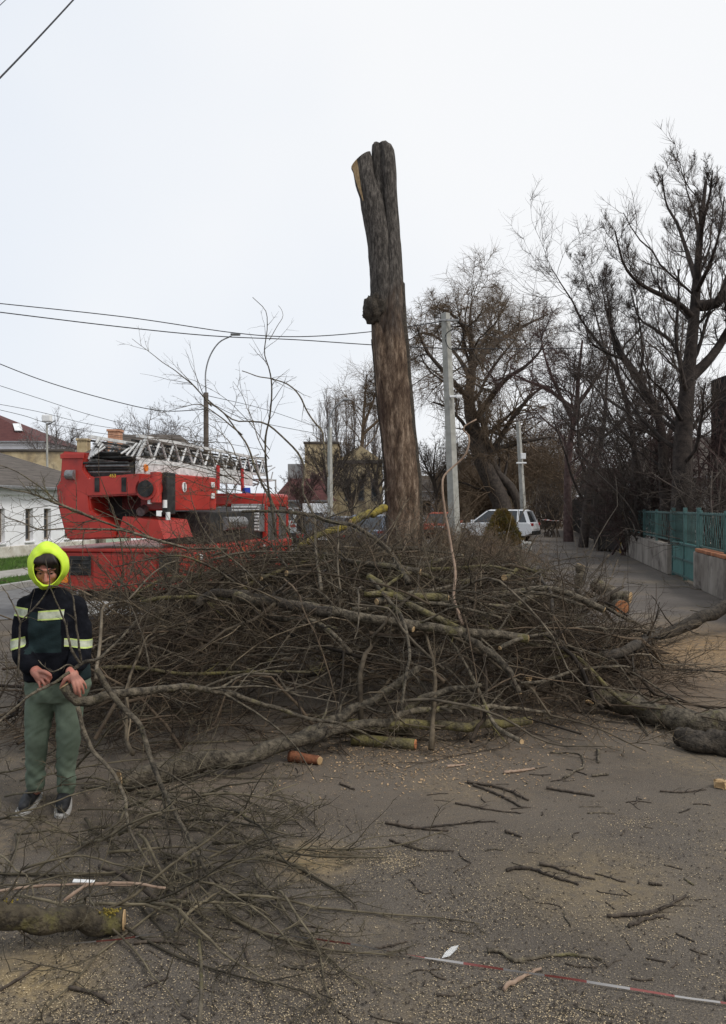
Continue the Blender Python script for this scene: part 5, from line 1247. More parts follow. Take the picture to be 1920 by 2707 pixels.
    # shoes
    for (hu, hv, tu, tv, lab) in ((99, 2108, 60, 2152, 0), (174, 2112, 164, 2158, 1)):
        h = G(hu, hv); t = G(tu, tv); d_ = unit(t - h); t = h + d_ * .255 if np.linalg.norm(t - h) < .2 else t; sd = np.array([-d_[1], d_[0], 0])
        a = []
        prim_tube(a, [(*(h + (0, 0, .062)), .040), (*(h + (t - h) * .4 + (0, 0, .058)), .043), (*(h + (t - h) * .75 + (0, 0, .046)), .041), (*(h + (t - h) * .95 + (0, 0, .038)), .030)], 14); prim_tube(a, [(*(h + (0, 0, .06)), .040), (*(h + (0, .0, .125)), .046)], 14)
        me, bm = fuse('shoe', a, .006, O, 2); sh = link('shoe', finish(me, bm), M['shoe'], root)
        bm = bmesh.new(); pts = []
        for k in range(24):
            th = 2 * math.pi * k / 24; lx_ = math.cos(th); ly = math.sin(th); p = (h + t) / 2 + d_ * (np.linalg.norm(t - h) / 2 + .045) * lx_ + sd * (.047 + .008 * lx_) * np.sign(ly) * abs(ly) ** .6 - O; pts.append((p[0], p[1], .003))
        bm_poly_prism(bm, pts, (0, 0, .017)); done('sole', bm, M['sole'], sh)
        bm = bmesh.new()
        for k in range(5):
            p = h + (t - h) * (.35 + .09 * k) - O; zt = .058 + .043 - .006 * k; bm_cyl(bm, p - sd * .022 + (0, 0, zt - .006), p + sd * .022 + (0, 0, zt - .006), .004, S=6)
        done('lace', bm, M['sole'], sh)
person()
# ================================================================ BRUSH PILE
rng = np.random.default_rng(2024)
def heap_h(x, y):
    dx = np.where(x < -.4, (x + .4) / 2.55, (x + .4) / 3.5); dy = np.where(y < 8.75, (y - 8.75) / 2.6, (y - 8.75) / 4.2)
    h1 = 1.22 * np.maximum(0, 1 - np.abs(dx) ** 2.4 - dy * dy) ** .55
    return np.maximum(h1, .62 * np.maximum(0, 1 - ((x + 1.95) / .85) ** 2 - ((y - 6.85) / 1.1) ** 2) ** .5)
def branch_obj(name, label, Pm, Rm, lv, m, rng, group=None, cat='branch', S0=7, tint=(.5, 1.7), floor=True, lump=.05):
    """one cut branch: main stem Pm (1,K,3) and its twig levels"""
    bt = [(Pm, Rm, S0, True)]; P_, R_ = Pm, Rm
    for s in lv:
        s = dict(s); S = s.pop('S', 3); P_, R_ = spawn(P_, R_, rng=rng, **s)
        if floor:
            z = P_[..., 2]; lim = R_ + .006; P_[..., 2] = np.where(z < lim, lim + .02 * rng.random(z.shape[0])[:, None], z)
        bt.append((P_, R_, S))
    o = tubes(name, bt, m, None, Pm[0, 0], tint=tint, rng=rng, lump=lump)
    return tag(o, label, cat, group)
LV = [dict(m=8, t=(.12, .98), ang=(25, 65), lf=(.25, .6), rf=.55, K=8, wander=.16, bias=(0, 0, .0), rmin=.0032, S=4),
      dict(m=5, t=(.1, 1), ang=(25, 70), lf=(.25, .6), rf=.6, K=6, wander=.17, rmin=.0022),
      dict(m=3, t=(.1, 1), ang=(30, 80), lf=(.15, .4), rf=.65, K=4, wander=.15, rmin=.0017)]
LVs = [dict(m=6, t=(.15, .98), ang=(25, 60), lf=(.25, .55), rf=.55, K=7, wander=.15, rmin=.0028, S=4), dict(m=4, t=(.1, 1), ang=(25, 70), lf=(.2, .5), rf=.6, K=5, wander=.16, rmin=.002), dict(m=2, t=(.1, 1), ang=(30, 80), lf=(.15, .4), rf=.65, K=3, wander=.15, rmin=.0016)]
# --- individual branches of the heap
nB = 250; made = 0; rest = []
while made < nB:
    x, y = rng.uniform(-2.8, 3.1), rng.uniform(5.4, 12.6); h = float(heap_h(np.array(x), np.array(y)))
    if h < .05: continue
    if made % 2 and y > 9.5: continue
    z = h * (rng.uniform(.1, 1) ** .7) + .03
    yaw = rng.choice([0, math.pi]) + rng.normal(0, .85); el = rng.normal(.0, .36) + .12 * (z < .3)
    L = rng.uniform(1.1, 2.6); d = np.array([math.cos(yaw) * math.cos(el), math.sin(yaw) * math.cos(el), math.sin(el)])
    c0 = np.array([x, y, z]) - d * L * .45
    c0[2] = max(c0[2], .03)
    r0 = rng.uniform(.007, .017) * (1.5 if rng.random() < .2 else 1)
    Pm = grow(c0, d, L, 14, rng, .10, rng.normal(0, .055, 3) * (1, 1, .5)); hh = heap_h(Pm[..., 0], Pm[..., 1])
    Pm[..., 2] = np.clip(Pm[..., 2], r0 + .005, np.maximum(hh + .16, .03 + r0))
    made += 1
    if made > 66 or z < h * .55:
        bt = [(Pm, taper([r0], 14, .3), 6)]; P_, R_ = Pm, taper([r0], 14, .3)
        for s in LV:
            s = dict(s); S = s.pop('S', 3); P_, R_ = spawn(P_, R_, rng=rng, **s); P_[..., 2] = np.maximum(P_[..., 2], R_ + .006); bt.append((P_, R_, S))
        rest += bt; continue
    zone = 'left end' if x < -1.5 else 'right end' if x > 1.3 else 'top' if z > .75 else 'front' if y < 7.6 else 'middle'
    branch_obj('cut_branch', ('thicker' if r0 > .017 else 'thin') + ' bare cut branch tangled in the ' + zone + ' of the brush pile', Pm, taper([r0], 14, .3), LV, M['twig'], rng, 'cut branches tangled in the ' + zone + ' of the brush pile')
# --- loose fine twigs filling the heap
n = 9500
x = rng.uniform(-2.95, 3.1, n * 2); y = rng.uniform(5.3, 12.8, n * 2); h = heap_h(x, y); k = (h > .03) & ~((y < 7.0) & (x > -1.2) & (rng.random(n * 2) < .6)); x, y, h = x[k][:n], y[k][:n], h[k][:n]; n = len(x)
z = h * rng.uniform(.02, 1.05, n) ** .75; z = np.where((y < 7.1) & (x > -1.1) & (x < 1.4) & (z < .42) & (rng.random(n) < .85), .012, z)
d = rng.normal(0, 1, (n, 3)) * np.array([1.2, .9, .6])
A = grow(np.stack([x, y, z], 1), d, rng.uniform(.25, .85, n), 6, rng, .15); A[..., 2] = np.maximum(A[..., 2], .008)
tag(tubes('brush', rest + [(A, taper(rng.uniform(.0018, .0042, n), 6, .4), 3)], M['twigstuff'], tint=(.35, 2.2), rng=rng), 'mass of fine brown twigs filling the brush pile', 'brush', kind='stuff')
# --- sprays rising from the heap's back and left in front of the fire engine
spr = []
for i in range(105):
    x, y = rng.uniform(-2.6, .9), rng.uniform(6.8, 9.8); h = float(heap_h(np.array(x), np.array(y)))
    yaw = math.pi * rng.uniform(.35, 1.2) if i % 3 else rng.uniform(0, 6.28); el = rng.uniform(.12, .8)
    d = (math.cos(yaw) * math.cos(el), .3 * math.sin(yaw) * math.cos(el), math.sin(el)); L = rng.uniform(.6, 1.35)
    Pm = grow((x, y, h * .8 + .05), d, L, 12, rng, .11, (0, 0, -.015))
    if i >= 55:
        P_, R_ = Pm, taper([rng.uniform(.005, .011)], 12, .35); spr.append((P_, R_, 6))
        for s in LVs: s = dict(s); S = s.pop('S', 3); P_, R_ = spawn(P_, R_, rng=rng, **s); spr.append((P_, R_, S))
        continue
    um = 960 + F * Pm[0, 6, 0] / Pm[0, 6, 1]; zone = 'the red turret' if um < 480 else 'the fire engine cab' if um < 760 else 'the stripped trunk'
    branch_obj('cut_branch', 'springy bare branch sticking up out of the brush pile before ' + zone, Pm, taper([rng.uniform(.006, .012)], 12, .35), LVs, M['twig'], rng, 'springy branches standing up from the pile before ' + zone)
for i in range(44):
    x, y = rng.uniform(-2.0, -.55), rng.uniform(8.0, 9.8); h = float(heap_h(np.array(x), np.array(y))); yaw = rng.uniform(0, 6.28); el = rng.uniform(.35, 1.2)
    Pm = grow((x, y, h * .85), (math.cos(yaw) * math.cos(el), .3 * math.sin(yaw), math.sin(el)), rng.uniform(.5, 1.0), 12, rng, .12, (0, 0, -.02)); P_, R_ = Pm, taper([rng.uniform(.004, .009)], 12, .35); spr.append((P_, R_, 5))
    for s in LVs: s = dict(s); S = s.pop('S', 3); P_, R_ = spawn(P_, R_, rng=rng, **s); spr.append((P_, R_, S))
for i in range(26):
    x, y = rng.uniform(-.2, 2.2), rng.uniform(8.6, 11.6); h = float(heap_h(np.array(x), np.array(y))); yaw = rng.uniform(0, 6.28); el = rng.uniform(.3, 1.25)
    Pm = grow((x, y, h * .85 + .02), (math.cos(yaw) * math.cos(el), .4 * math.sin(yaw), math.sin(el)), rng.uniform(.4, .85), 12, rng, .13, (0, 0, -.02)); P_, R_ = Pm, taper([rng.uniform(.004, .008)], 12, .35); spr.append((P_, R_, 5))
    for s in LVs: s = dict(s); S = s.pop('S', 3); P_, R_ = spawn(P_, R_, rng=rng, **s); spr.append((P_, R_, S))
k = 0
while k < 56:
    x, y = rng.uniform(-2.3, 2.5), rng.uniform(6.1, 9.4); h = float(heap_h(np.array(x), np.array(y)))
    if h < .2: continue
    yaw = rng.uniform(0, 6.28); L = rng.uniform(1.0, 2.2); el = rng.uniform(.05, .55); d = np.array([math.cos(yaw) * math.cos(el), .6 * math.sin(yaw) * math.cos(el), math.sin(el)])
    c0 = np.array([x, y, h * .95]) - d * (.3, .3, .05) * L; c0[2] = h * .9
    Pm = grow(c0, d, L, 16, rng, .08, (rng.normal(0, .04), 0, -.065)); r0 = rng.uniform(.007, .015); hh = heap_h(Pm[..., 0], Pm[..., 1]); Pm[..., 2] = np.clip(np.maximum(Pm[..., 2], hh * .85), r0 + .01, hh + .38)
    zone = 'left half' if x < -.6 else 'right half' if x > .9 else 'middle'; zone += ' in front' if y < 7.4 else ' at the back'
    branch_obj('bough', 'thin grey bough arching over the %s of the brush pile' % zone, Pm, taper([r0], 16, .3), LVs, M['twig_grey'], rng, 'boughs arching over the %s of the pile' % zone, tint=(.6, 1.35))
    k += 1
tag(tubes('brush', spr, M['twig'], tint=(.5, 1.6), rng=rng), 'thin springy twigs standing up all over the back of the pile', 'brush', kind='stuff')
for i in range(32):
    x, y = rng.uniform(.4, 2.7), rng.uniform(7.5, 11.5); h = float(heap_h(np.array(x), np.array(y)))
    yaw = rng.uniform(0, 6.28); el = rng.uniform(.1, .9); d = (math.cos(yaw) * math.cos(el), .5 * math.sin(yaw), math.sin(el)); L = rng.uniform(.45, .95)
    Pm = grow((x, y, h * .8 + .03), d, L, 12, rng, .12); branch_obj('cut_branch', 'short bare branch sticking up on the right half of the brush pile', Pm, taper([rng.uniform(.005, .009)], 12, .3), LVs, M['twig'], rng, 'short branches sticking up on the right of the pile')

for i in range(20):
    c0 = P(rng.uniform(560, 730), rng.uniform(1170, 1330), rng.uniform(8.4, 9.2)); yaw = math.pi * rng.uniform(.55, 1.1); el = rng.uniform(.1, .95)
    Pm = grow(c0, (math.cos(yaw) * math.cos(el), .3 * math.sin(yaw), math.sin(el)), rng.uniform(.6, 1.3), 14, rng, .09, (0, 0, -.03)); branch_obj('cut_branch', 'thin springy branch arching over the ladder towards the street lamp', Pm, taper([rng.uniform(.004, .007)], 14, .3), LVs, M['twig'], rng, 'springy branches arching over the ladder')
# --- named limbs, traced one by one: (u, v, distance)
def on_heap(u, v, d):
    for dd in np.arange(5.4, 12.5, .04):
        z = CAMZ + (HV - v) / F * dd
        if z < float(heap_h(np.array((u - 960) / F * dd), np.array(dd))) + .11: return (u, v, min(d, dd - .02))
    return (u, v, d)
def hero(name, label, pts, r0, r1, m, tw=None, K=26, S=12, cut=None, cutm='cut', cat='limb', seed=0, lump=.06, surf=None):
    if surf is None: surf = min(p[2] for p in pts) > 5.9 and name not in ('log', 'fallen_log')
    r = np.random.default_rng(seed + int(abs(pts[0][0]) * 7 + abs(pts[0][1])))
    if surf:
        q_ = [on_heap(*p) for p in pts]; dd_ = np.array([p[2] for p in q_]); ds_ = dd_.copy(); ds_[1:-1] = (dd_[:-2] + 2 * dd_[1:-1] + dd_[2:]) / 4
        new = [(p[0], p[1], min(a_, b_)) for p, a_, b_ in zip(pts, dd_, ds_)]; k_s = float(np.mean([n_[2] / p[2] for n_, p in zip(new, pts)])); r0 *= k_s; r1 *= k_s; pts = new
    c = cr([P(*p) for p in pts], K)
    # small natural kinks
    nz_ = np.array([[mnoise.noise(Vector((i * .35, k_ * 7.3, pts[0][0]))) for k_ in range(3)] for i in range(K)]); c = c + nz_ * max(r0, .012) * .5
    R = np.linspace(r0, r1, K)[None]; c[:, 2] = np.maximum(c[:, 2], R[0] * .96)
    bt = [(c[None], R, S, True)]; P_, R_ = c[None], R
    for s in (tw or []):
        s = dict(s); Q = s.pop('S', 3); P_, R_ = spawn(P_, R_, rng=r, **s); P_[..., 2] = np.maximum(P_[..., 2], R_ + .006); bt.append((P_, R_, Q))
    o = tubes(name, bt, m, None, c[0], rng=r, lump=lump, tint=(.8, 1.15)); tag(o, label, cat)
    for which in (cut or ()):
        i, j = (0, 1) if which == 0 else (K - 1, K - 2)
        d = unit(c[i] - c[j]); rr = (r0 if i == 0 else r1)
        bm = bmesh.new(); a = c[i] + d * .002 - c[0]; bm_cyl(bm, a, a + d * .006, rr * .94, rr * .90, 18)
        for v in bm.verts: v.co += Vector(np.random.default_rng(int(rr * 1e4)).normal(0, rr * .02, 3))
        done('cut_face', bm, M[cutm], o)
    return o
T1 = [dict(m=7, t=(.3, 1), ang=(25, 60), lf=(.15, .4), rf=.4, K=7, wander=.14, rmin=.003, S=4), dict(m=4, t=(.1, 1), ang=(25, 65), lf=(.25, .6), rf=.6, K=5, wander=.15, rmin=.002), dict(m=3, t=(.1, 1), ang=(30, 75), lf=(.2, .5), rf=.65, K=4, wander=.15, rmin=.0016)]
T2 = [dict(m=4, t=(.4, 1), ang=(25, 60), lf=(.12, .3), rf=.3, K=6, wander=.15, rmin=.003, S=4), dict(m=3, t=(.1, 1), ang=(25, 65), lf=(.25, .6), rf=.6, K=5, wander=.15, rmin=.002)]
TH = [dict(m=12, t=(.15, 1), ang=(25, 65), lf=(.15, .45), rf=.5, K=8, wander=.15, rmin=.0026, S=4), dict(m=5, t=(.1, 1), ang=(25, 65), lf=(.2, .55), rf=.6, K=5, wander=.15, rmin=.0019), dict(m=3, t=(.1, 1), ang=(30, 75), lf=(.15, .4), rf=.65, K=4, wander=.15, rmin=.0015)]
TL = [dict(m=6, t=(.3, 1), ang=(20, 55), lf=(.2, .5), rf=.5, K=8, wander=.12, rmin=.0026, S=4), dict(m=3, t=(.2, 1), ang=(25, 60), lf=(.2, .5), rf=.6, K=5, wander=.15, rmin=.0018)]
B, BM, BD = M['bark'], M['bark_moss'], M['bark_dark']
hero('tree_limb', 'long thick grey limb lying along the front edge of the pile, forked at right', [(318, 2062, 5.15), (400, 2044, 5.28), (515, 2022, 5.42), (643, 2003, 5.56), (766, 1966, 5.75), (890, 1926, 6.0), (988, 1908, 6.2), (1044, 1900, 6.3), (1107, 1852, 6.45), (1183, 1827, 6.6), (1277, 1811, 6.8)], .074, .016, B, T2, K=40, S=16, cut=(0,), surf=True)
hero('tree_limb', 'straight grey limb running right from the fork of the long front limb', [(1040, 1903, 6.28), (1088, 1879, 6.3), (1180, 1873, 6.35), (1277, 1870, 6.4), (1453, 1882, 6.5)], .028, .012, B, T1, S=10)
hero('tree_limb', 'second grey limb slanting up to the right above the long front limb', [(771, 1962, 5.75), (840, 1928, 6.0), (900, 1896, 6.2), (1013, 1833, 6.5), (1060, 1795, 6.7), (1107, 1764, 6.9)], .052, .026, B, T2, S=14, surf=True)
hero('tree_limb', 'mossy greenish limb lying flat under the fork of the front limb', [(1030, 1915, 6.2), (1057, 1912, 6.22), (1200, 1921, 6.3), (1300, 1914, 6.4), (1400, 1906, 6.5)], .038, .032, BM, T2, S=14, cut=(1,))
hero('fallen_log', 'thick curved grey log entering from the right edge in the foreground', [(1560, 1838, 7.1), (1620, 1850, 7.0), (1690, 1872, 6.85), (1767, 1912, 6.6), (1823, 1934, 6.45), (1920, 1928, 6.4), (2060, 1926, 6.4)], .082, .105, B, [dict(m=3, t=(.0, .4), ang=(30, 60), lf=(.2, .4), rf=.2, K=6, wander=.15, rmin=.004, S=4)], K=36, S=18)
hero('fallen_log', 'dark rough broken log at the right edge nearest the viewer', [(1800, 1945, 6.15), (1822, 1972, 6.05), (1855, 1992, 5.97), (1920, 2005, 5.9), (2080, 2030, 5.85)], .068, .115, BD, None, K=24, S=18, cut=(0,), lump=.10)
hero('fallen_log', 'black broken log lying beside the footpath at the right', [(2060, 1566, 11.8), (1920, 1612, 11.2), (1842, 1642, 10.9), (1735, 1676, 10.6), (1700, 1690, 10.5)], .105, .06, BD, [dict(m=4, t=(.5, 1), ang=(30, 70), lf=(.2, .5), rf=.2, K=7, wander=.18, rmin=.005, S=4), dict(m=3, t=(.2, 1), ang=(30, 70), lf=(.3, .5), rf=.5, K=5, wander=.18, rmin=.003)], S=16, lump=.11, cut=(1,))
hero('tree_limb', 'black stub of a limb lying left of the black log', [(1745, 1672, 10.3), (1690, 1702, 10.1), (1641, 1722, 9.9), (1600, 1735, 9.8)], .075, .05, BD, T2, S=12, lump=.1)
hero('tree_limb', 'grey limb crossing the middle of the pile with its sawn end facing right', [(620, 1572, 9.4), (680, 1588, 9.2), (742, 1596, 9.0), (865, 1612, 8.7), (938, 1632, 8.5), (1088, 1651, 8.1), (1214, 1670, 7.9), (1392, 1684, 7.8)], .058, .046, B, T2, K=36, S=14, cut=(1,))
hero('tree_limb', 'dark limb at the back of the pile before the fire engine', [(520, 1600, 9.6), (560, 1570, 9.6), (640, 1572, 9.3), (760, 1600, 9.0), (880, 1622, 8.8)], .05, .06, BD, T1, S=12)
hero('tree_limb', 'yellow-mossed limb dropping from the pile top towards the right', [(975, 1525, 8.3), (1057, 1582, 8.0), (1110, 1612, 7.8), (1164, 1638, 7.6), (1214, 1662, 7.4)], .034, .032, BM, T2, S=10)
hero('tree_limb', 'bent grey limb hanging down over the right front of the pile', [(1214, 1662, 7.35), (1252, 1697, 7.1), (1314, 1739, 6.9), (1352, 1789, 6.75), (1371, 1836, 6.7)], .034, .028, B, None, S=10, cut=(1,))
hero('cut_branch', 'thin winding branch crossing the pile from top to bottom', [(975, 1525, 7.6), (1013, 1570, 7.2), (1063, 1632, 6.7), (1082, 1714, 6.4), (1076, 1777, 6.2), (1060, 1875, 6.05)], .018, .011, B, T1, S=8, cat='branch')
hero('tree_limb', 'short greenish limb with a sawn right end near the top of the pile', [(963, 1568, 8.4), (1020, 1570, 8.3), (1088, 1576, 8.2), (1183, 1582, 8.2)], .030, .045, BM, T2, S=12, cut=(1,))
hero('cut_branch', 'pale peeled whip standing upright right of the trunk', [(1260, 1109, 7.6), (1224, 1131, 7.6), (1241, 1154, 7.6), (1232, 1199, 7.6), (1205, 1228, 7.6), (1176, 1256, 7.6), (1170, 1284, 7.5), (1176, 1347, 7.5), (1193, 1443, 7.4), (1204, 1517, 7.3), (1201, 1585, 7.3), (1224, 1650, 7.2)], .0075, .015, M['bark_pale'], None, K=40, S=8, cat='branch')
hero('tree_limb', 'yellow-mossed thick limb leaning against the trunk, upper piece', [(1018, 1344, 10.2), (990, 1355, 10.1), (962, 1364, 10.0), (926, 1380, 9.9)], .052, .042, M['moss_yellow'], None, S=12, cut=(1,))
hero('tree_limb', 'yellow-mossed limb slanting down left below the upper mossy piece', [(912, 1390, 9.8), (880, 1402, 9.7), (843, 1416, 9.6), (792, 1444, 9.5)], .042, .034, M['moss_yellow'], T2, S=12, cut=(1,))
hero('cut_branch', 'dark branch running from mid pile up past the mossy limb', [(640, 1352, 8.6), (740, 1352, 8.5), (827, 1363, 8.4), (869, 1379, 8.3), (936, 1390, 8.2), (971, 1411, 8.1), (1008, 1436, 8.0), (1040, 1470, 8.0), (1080, 1540, 7.9)], .014, .028, B, T1, K=34, S=8, cat='branch')
hero('cut_branch', 'tall upright wiry branch rising above the ladder into the sky', [(730, 1420, 8.3), (712, 1300, 8.3), (704, 1230, 8.2), (703, 1158, 8.2), (718, 1064, 8.2), (715, 987, 8.2), (700, 934, 8.2), (706, 869, 8.2), (703, 821, 8.2), (668, 786, 8.2)], .014, .003, B, [dict(m=12, t=(.2, .97), ang=(25, 60), lf=(.08, .28), rf=.5, K=7, wander=.14, rmin=.0026, S=4), dict(m=2, t=(.3, 1), ang=(25, 60), lf=(.2, .6), rf=.6, K=5, wander=.15, rmin=.0018)], K=40, S=7, cat='branch')
hero('cut_branch', 'thin curved tip forking right from the tall wiry branch', [(712, 900, 8.2), (733, 862, 8.2), (748, 839, 8.2), (746, 822, 8.2), (736, 808, 8.2)], .004, .002, B, None, K=12, S=5, cat='branch')
hero('cut_branch', 'arching dark branch curving right and down to the mossy limb', [(640, 980, 8.6), (680, 994, 8.6), (721, 1002, 8.6), (762, 1016, 8.6), (792, 1046, 8.5), (808, 1080, 8.5), (832, 1117, 8.5), (852, 1140, 8.4), (857, 1180, 8.4), (866, 1260, 8.3)], .005, .012, B, [dict(m=8, t=(.1, .9), ang=(30, 65), lf=(.08, .25), rf=.6, K=6, wander=.14, rmin=.0026, S=4), dict(m=2, t=(.3, 1), ang=(25, 60), lf=(.2, .5), rf=.6, K=4, wander=.14, rmin=.0018)], K=34, S=7, cat='branch')
hero('cut_branch', 'dark branch sweeping from the street lamp over the ladder tip down to the pile', [(544, 1052, 8.8), (580, 1082, 8.7), (620, 1111, 8.6), (660, 1114, 8.6), (709, 1123, 8.5), (768, 1176, 8.4), (790, 1200, 8.4), (805, 1236, 8.4), (800, 1296, 8.4), (819, 1338, 8.4), (832, 1372, 8.4), (835, 1450, 8.3), (850, 1560, 8.2)], .007, .017, B, TL, K=40, S=7, cat='branch')
hero('cut_branch', 'dark branch falling from the street lamp behind the ladder', [(550, 1062, 9.2), (590, 1090, 9.2), (628, 1140, 9.1), (656, 1182, 9.1), (680, 1250, 9.0), (720, 1330, 8.9), (770, 1420, 8.8)], .007, .016, B, TL, K=30, S=7, cat='branch')
hero('cut_branch', 'long thin branch fanning up left into the sky beside the street lamp', [(560, 1075, 9.0), (520, 1028, 9.0), (470, 985, 9.0), (414, 945, 9.0), (349, 895, 9.0)], .008, .002, B, [dict(m=12, t=(.05, .9), ang=(15, 50), lf=(.15, .6), rf=.6, K=8, wander=.10, rmin=.0024, S=4), dict(m=3, t=(.2, 1), ang=(20, 50), lf=(.2, .5), rf=.6, K=5, wander=.12, rmin=.0017)], K=26, S=6, cat='branch')
hero('cut_branch', 'drooping thin branch running left above the ladder', [(640, 1150, 8.9), (580, 1100, 8.9), (530, 1070, 8.9), (480, 1078, 8.9), (430, 1090, 8.9)], .009, .002, B, TH, K=24, S=6, cat='branch')
for i, (pts, lab) in enumerate((
    ([(500, 1452, 7.3), (345, 1405, 7.0), (246, 1370, 6.8), (163, 1336, 6.6), (110, 1290, 6.5), (50, 1250, 6.4), (-20, 1222, 6.4)], 'dark branch reaching left over the fire engine to the white house roof'),
    ([(420, 1430, 7.0), (330, 1403, 6.8), (256, 1400, 6.6), (180, 1398, 6.5), (108, 1400, 6.4), (60, 1382, 6.3), (12, 1366, 6.3)], 'dark branch reaching left across the white house windows'),
    ([(246, 1370, 6.8), (200, 1350, 6.6), (120, 1318, 6.5), (74, 1303, 6.4), (-10, 1285, 6.3)], 'branch forking left across the eaves of the white house'),
    ([(560, 1470, 7.8), (600, 1452, 7.8), (493, 1449, 7.6), (400, 1420, 7.4), (330, 1380, 7.2), (250, 1345, 7.0)], 'branch sweeping left low over the red turret step'),
    ([(560, 1480, 7.4), (640, 1462, 7.6), (760, 1458, 7.8), (900, 1470, 8.0)], 'grey branch lying level before the fire engine cab'),
    ([(620, 1540, 7.2), (560, 1500, 7.0), (480, 1470, 6.8), (400, 1478, 6.7), (300, 1500, 6.6)], 'brown branch arching left before the red platform'),
    ([(700, 1560, 7.4), (640, 1500, 7.4), (560, 1430, 7.4), (520, 1360, 7.4), (500, 1290, 7.4)], 'thin branch leaning up before the turret side panel'),
    ([(620, 1600, 7.0), (520, 1570, 6.8), (420, 1545, 6.6), (330, 1548, 6.5), (240, 1570, 6.4)], 'brown branch spreading left before the bumper'),
    ([(660, 1480, 8.2), (620, 1420, 8.2), (600, 1330, 8.2), (640, 1260, 8.2)], 'thin branch standing before the fire engine cab window'),
    ([(760, 1500, 8.2), (720, 1440, 8.2), (735, 1360, 8.2), (760, 1290, 8.2)], 'thin branch standing right of the fire engine cab'))):
    hero('cut_branch', lab, pts, .013 if i < 6 else .010, .0035, B, TH, K=28, S=7, cat='branch', seed=i)
# --- the branch the person is dragging
hero('cut_branch', 'thick forked branch held by the person, its sawn butt under the right hand', [(172, 1818, 4.60), (190, 1842, 4.60), (215, 1856, 4.62), (262, 1848, 4.68), (290, 1836, 4.74), (349, 1830, 4.85), (430, 1822, 5.05), (515, 1816, 5.3), (633, 1841, 5.55), (791, 1892, 5.7), (909, 1916, 5.8), (988, 1951, 5.9)], .030, .008, B, TL, K=46, S=10, cut=(0,), cat='branch')
hero('cut_branch', 'crooked grey branch bending down from the held branch to the front twigs', [(256, 1768, 4.62), (268, 1795, 4.62), (290, 1826, 4.62), (332, 1880, 4.6), (370, 1918, 4.56), (391, 1981, 4.5), (408, 2027, 4.42), (437, 2098, 4.28), (490, 2198, 4.05), (550, 2305, 3.82), (610, 2360, 3.75), (690, 2396, 3.66)], .018, .006, B, [dict(m=20, t=(.38, 1), ang=(15, 55), lf=(.16, .5), rf=.6, K=9, wander=.11, rmin=.0045, S=5), dict(m=6, t=(.1, 1), ang=(20, 55), lf=(.25, .6), rf=.6, K=6, wander=.14, rmin=.0028), dict(m=3, t=(.1, 1), ang=(25, 70), lf=(.15, .4), rf=.65, K=4, wander=.14, rmin=.0019)], K=50, S=9, cat='branch')
hero('cut_branch', 'slender branch running down right from the held branch in front of the trousers', [(206, 1866, 4.58), (224, 1939, 4.56), (251, 1991, 4.52), (297, 2040, 4.45), (330, 2110, 4.32), (345, 2200, 4.1), (400, 2290, 3.9)], .014, .005, B, TL, K=30, S=7, cat='branch')
for pts, r0, r1, lab in (([(212, 1752, 4.52), (189, 1715, 4.5), (171, 1642, 4.5), (154, 1604, 4.5), (133, 1551, 4.5)], .008, .0035, 'forked twig crossing the person’s chest up to the chin'),
                         ([(214, 1752, 4.54), (206, 1677, 4.5), (192, 1576, 4.5), (185, 1520, 4.5), (190, 1480, 4.5)], .007, .003, 'upright twig in front of the left shoulder'),
                         ([(196, 1770, 4.52), (222, 1752, 4.55), (262, 1740, 4.6), (314, 1694, 4.7), (360, 1640, 4.8)], .012, .004, 'grey side branch rising right from the person’s left hand'),
                         ([(185, 1776, 4.54), (150, 1800, 4.5), (110, 1822, 4.46), (70, 1845, 4.42), (20, 1890, 4.36), (-30, 1930, 4.3)], .009, .005, 'thin stem running left through the person’s right fist'),
                         ([(48, 1790, 4.4), (52, 1700, 4.4), (55, 1648, 4.4), (91, 1607, 4.4), (131, 1549, 4.4), (124, 1500, 4.4), (121, 1478, 4.4)], .0065, .0026, 'twig forking in front of the person’s right arm and face'),
                         ([(55, 1645, 4.4), (30, 1590, 4.4), (4, 1548, 4.4)], .005, .0025, 'dark twig at the person’s right shoulder'),
                         ([(200, 1770, 4.55), (180, 1757, 4.5), (140, 1775, 4.46), (100, 1745, 4.44)], .005, .0024, 'thin pale twig across the jacket hem'),
                         ([(130, 1548, 4.4), (170, 1556, 4.45), (195, 1572, 4.5), (215, 1570, 4.5)], .0042, .002, 'short pale twig under the chin running right')):
    hero('cut_branch', lab, pts, r0, r1, M['bark'], [dict(m=4, t=(.3, 1), ang=(25, 60), lf=(.1, .3), rf=.5, K=5, wander=.15, rmin=.0018)], K=22, S=7, cat='branch')
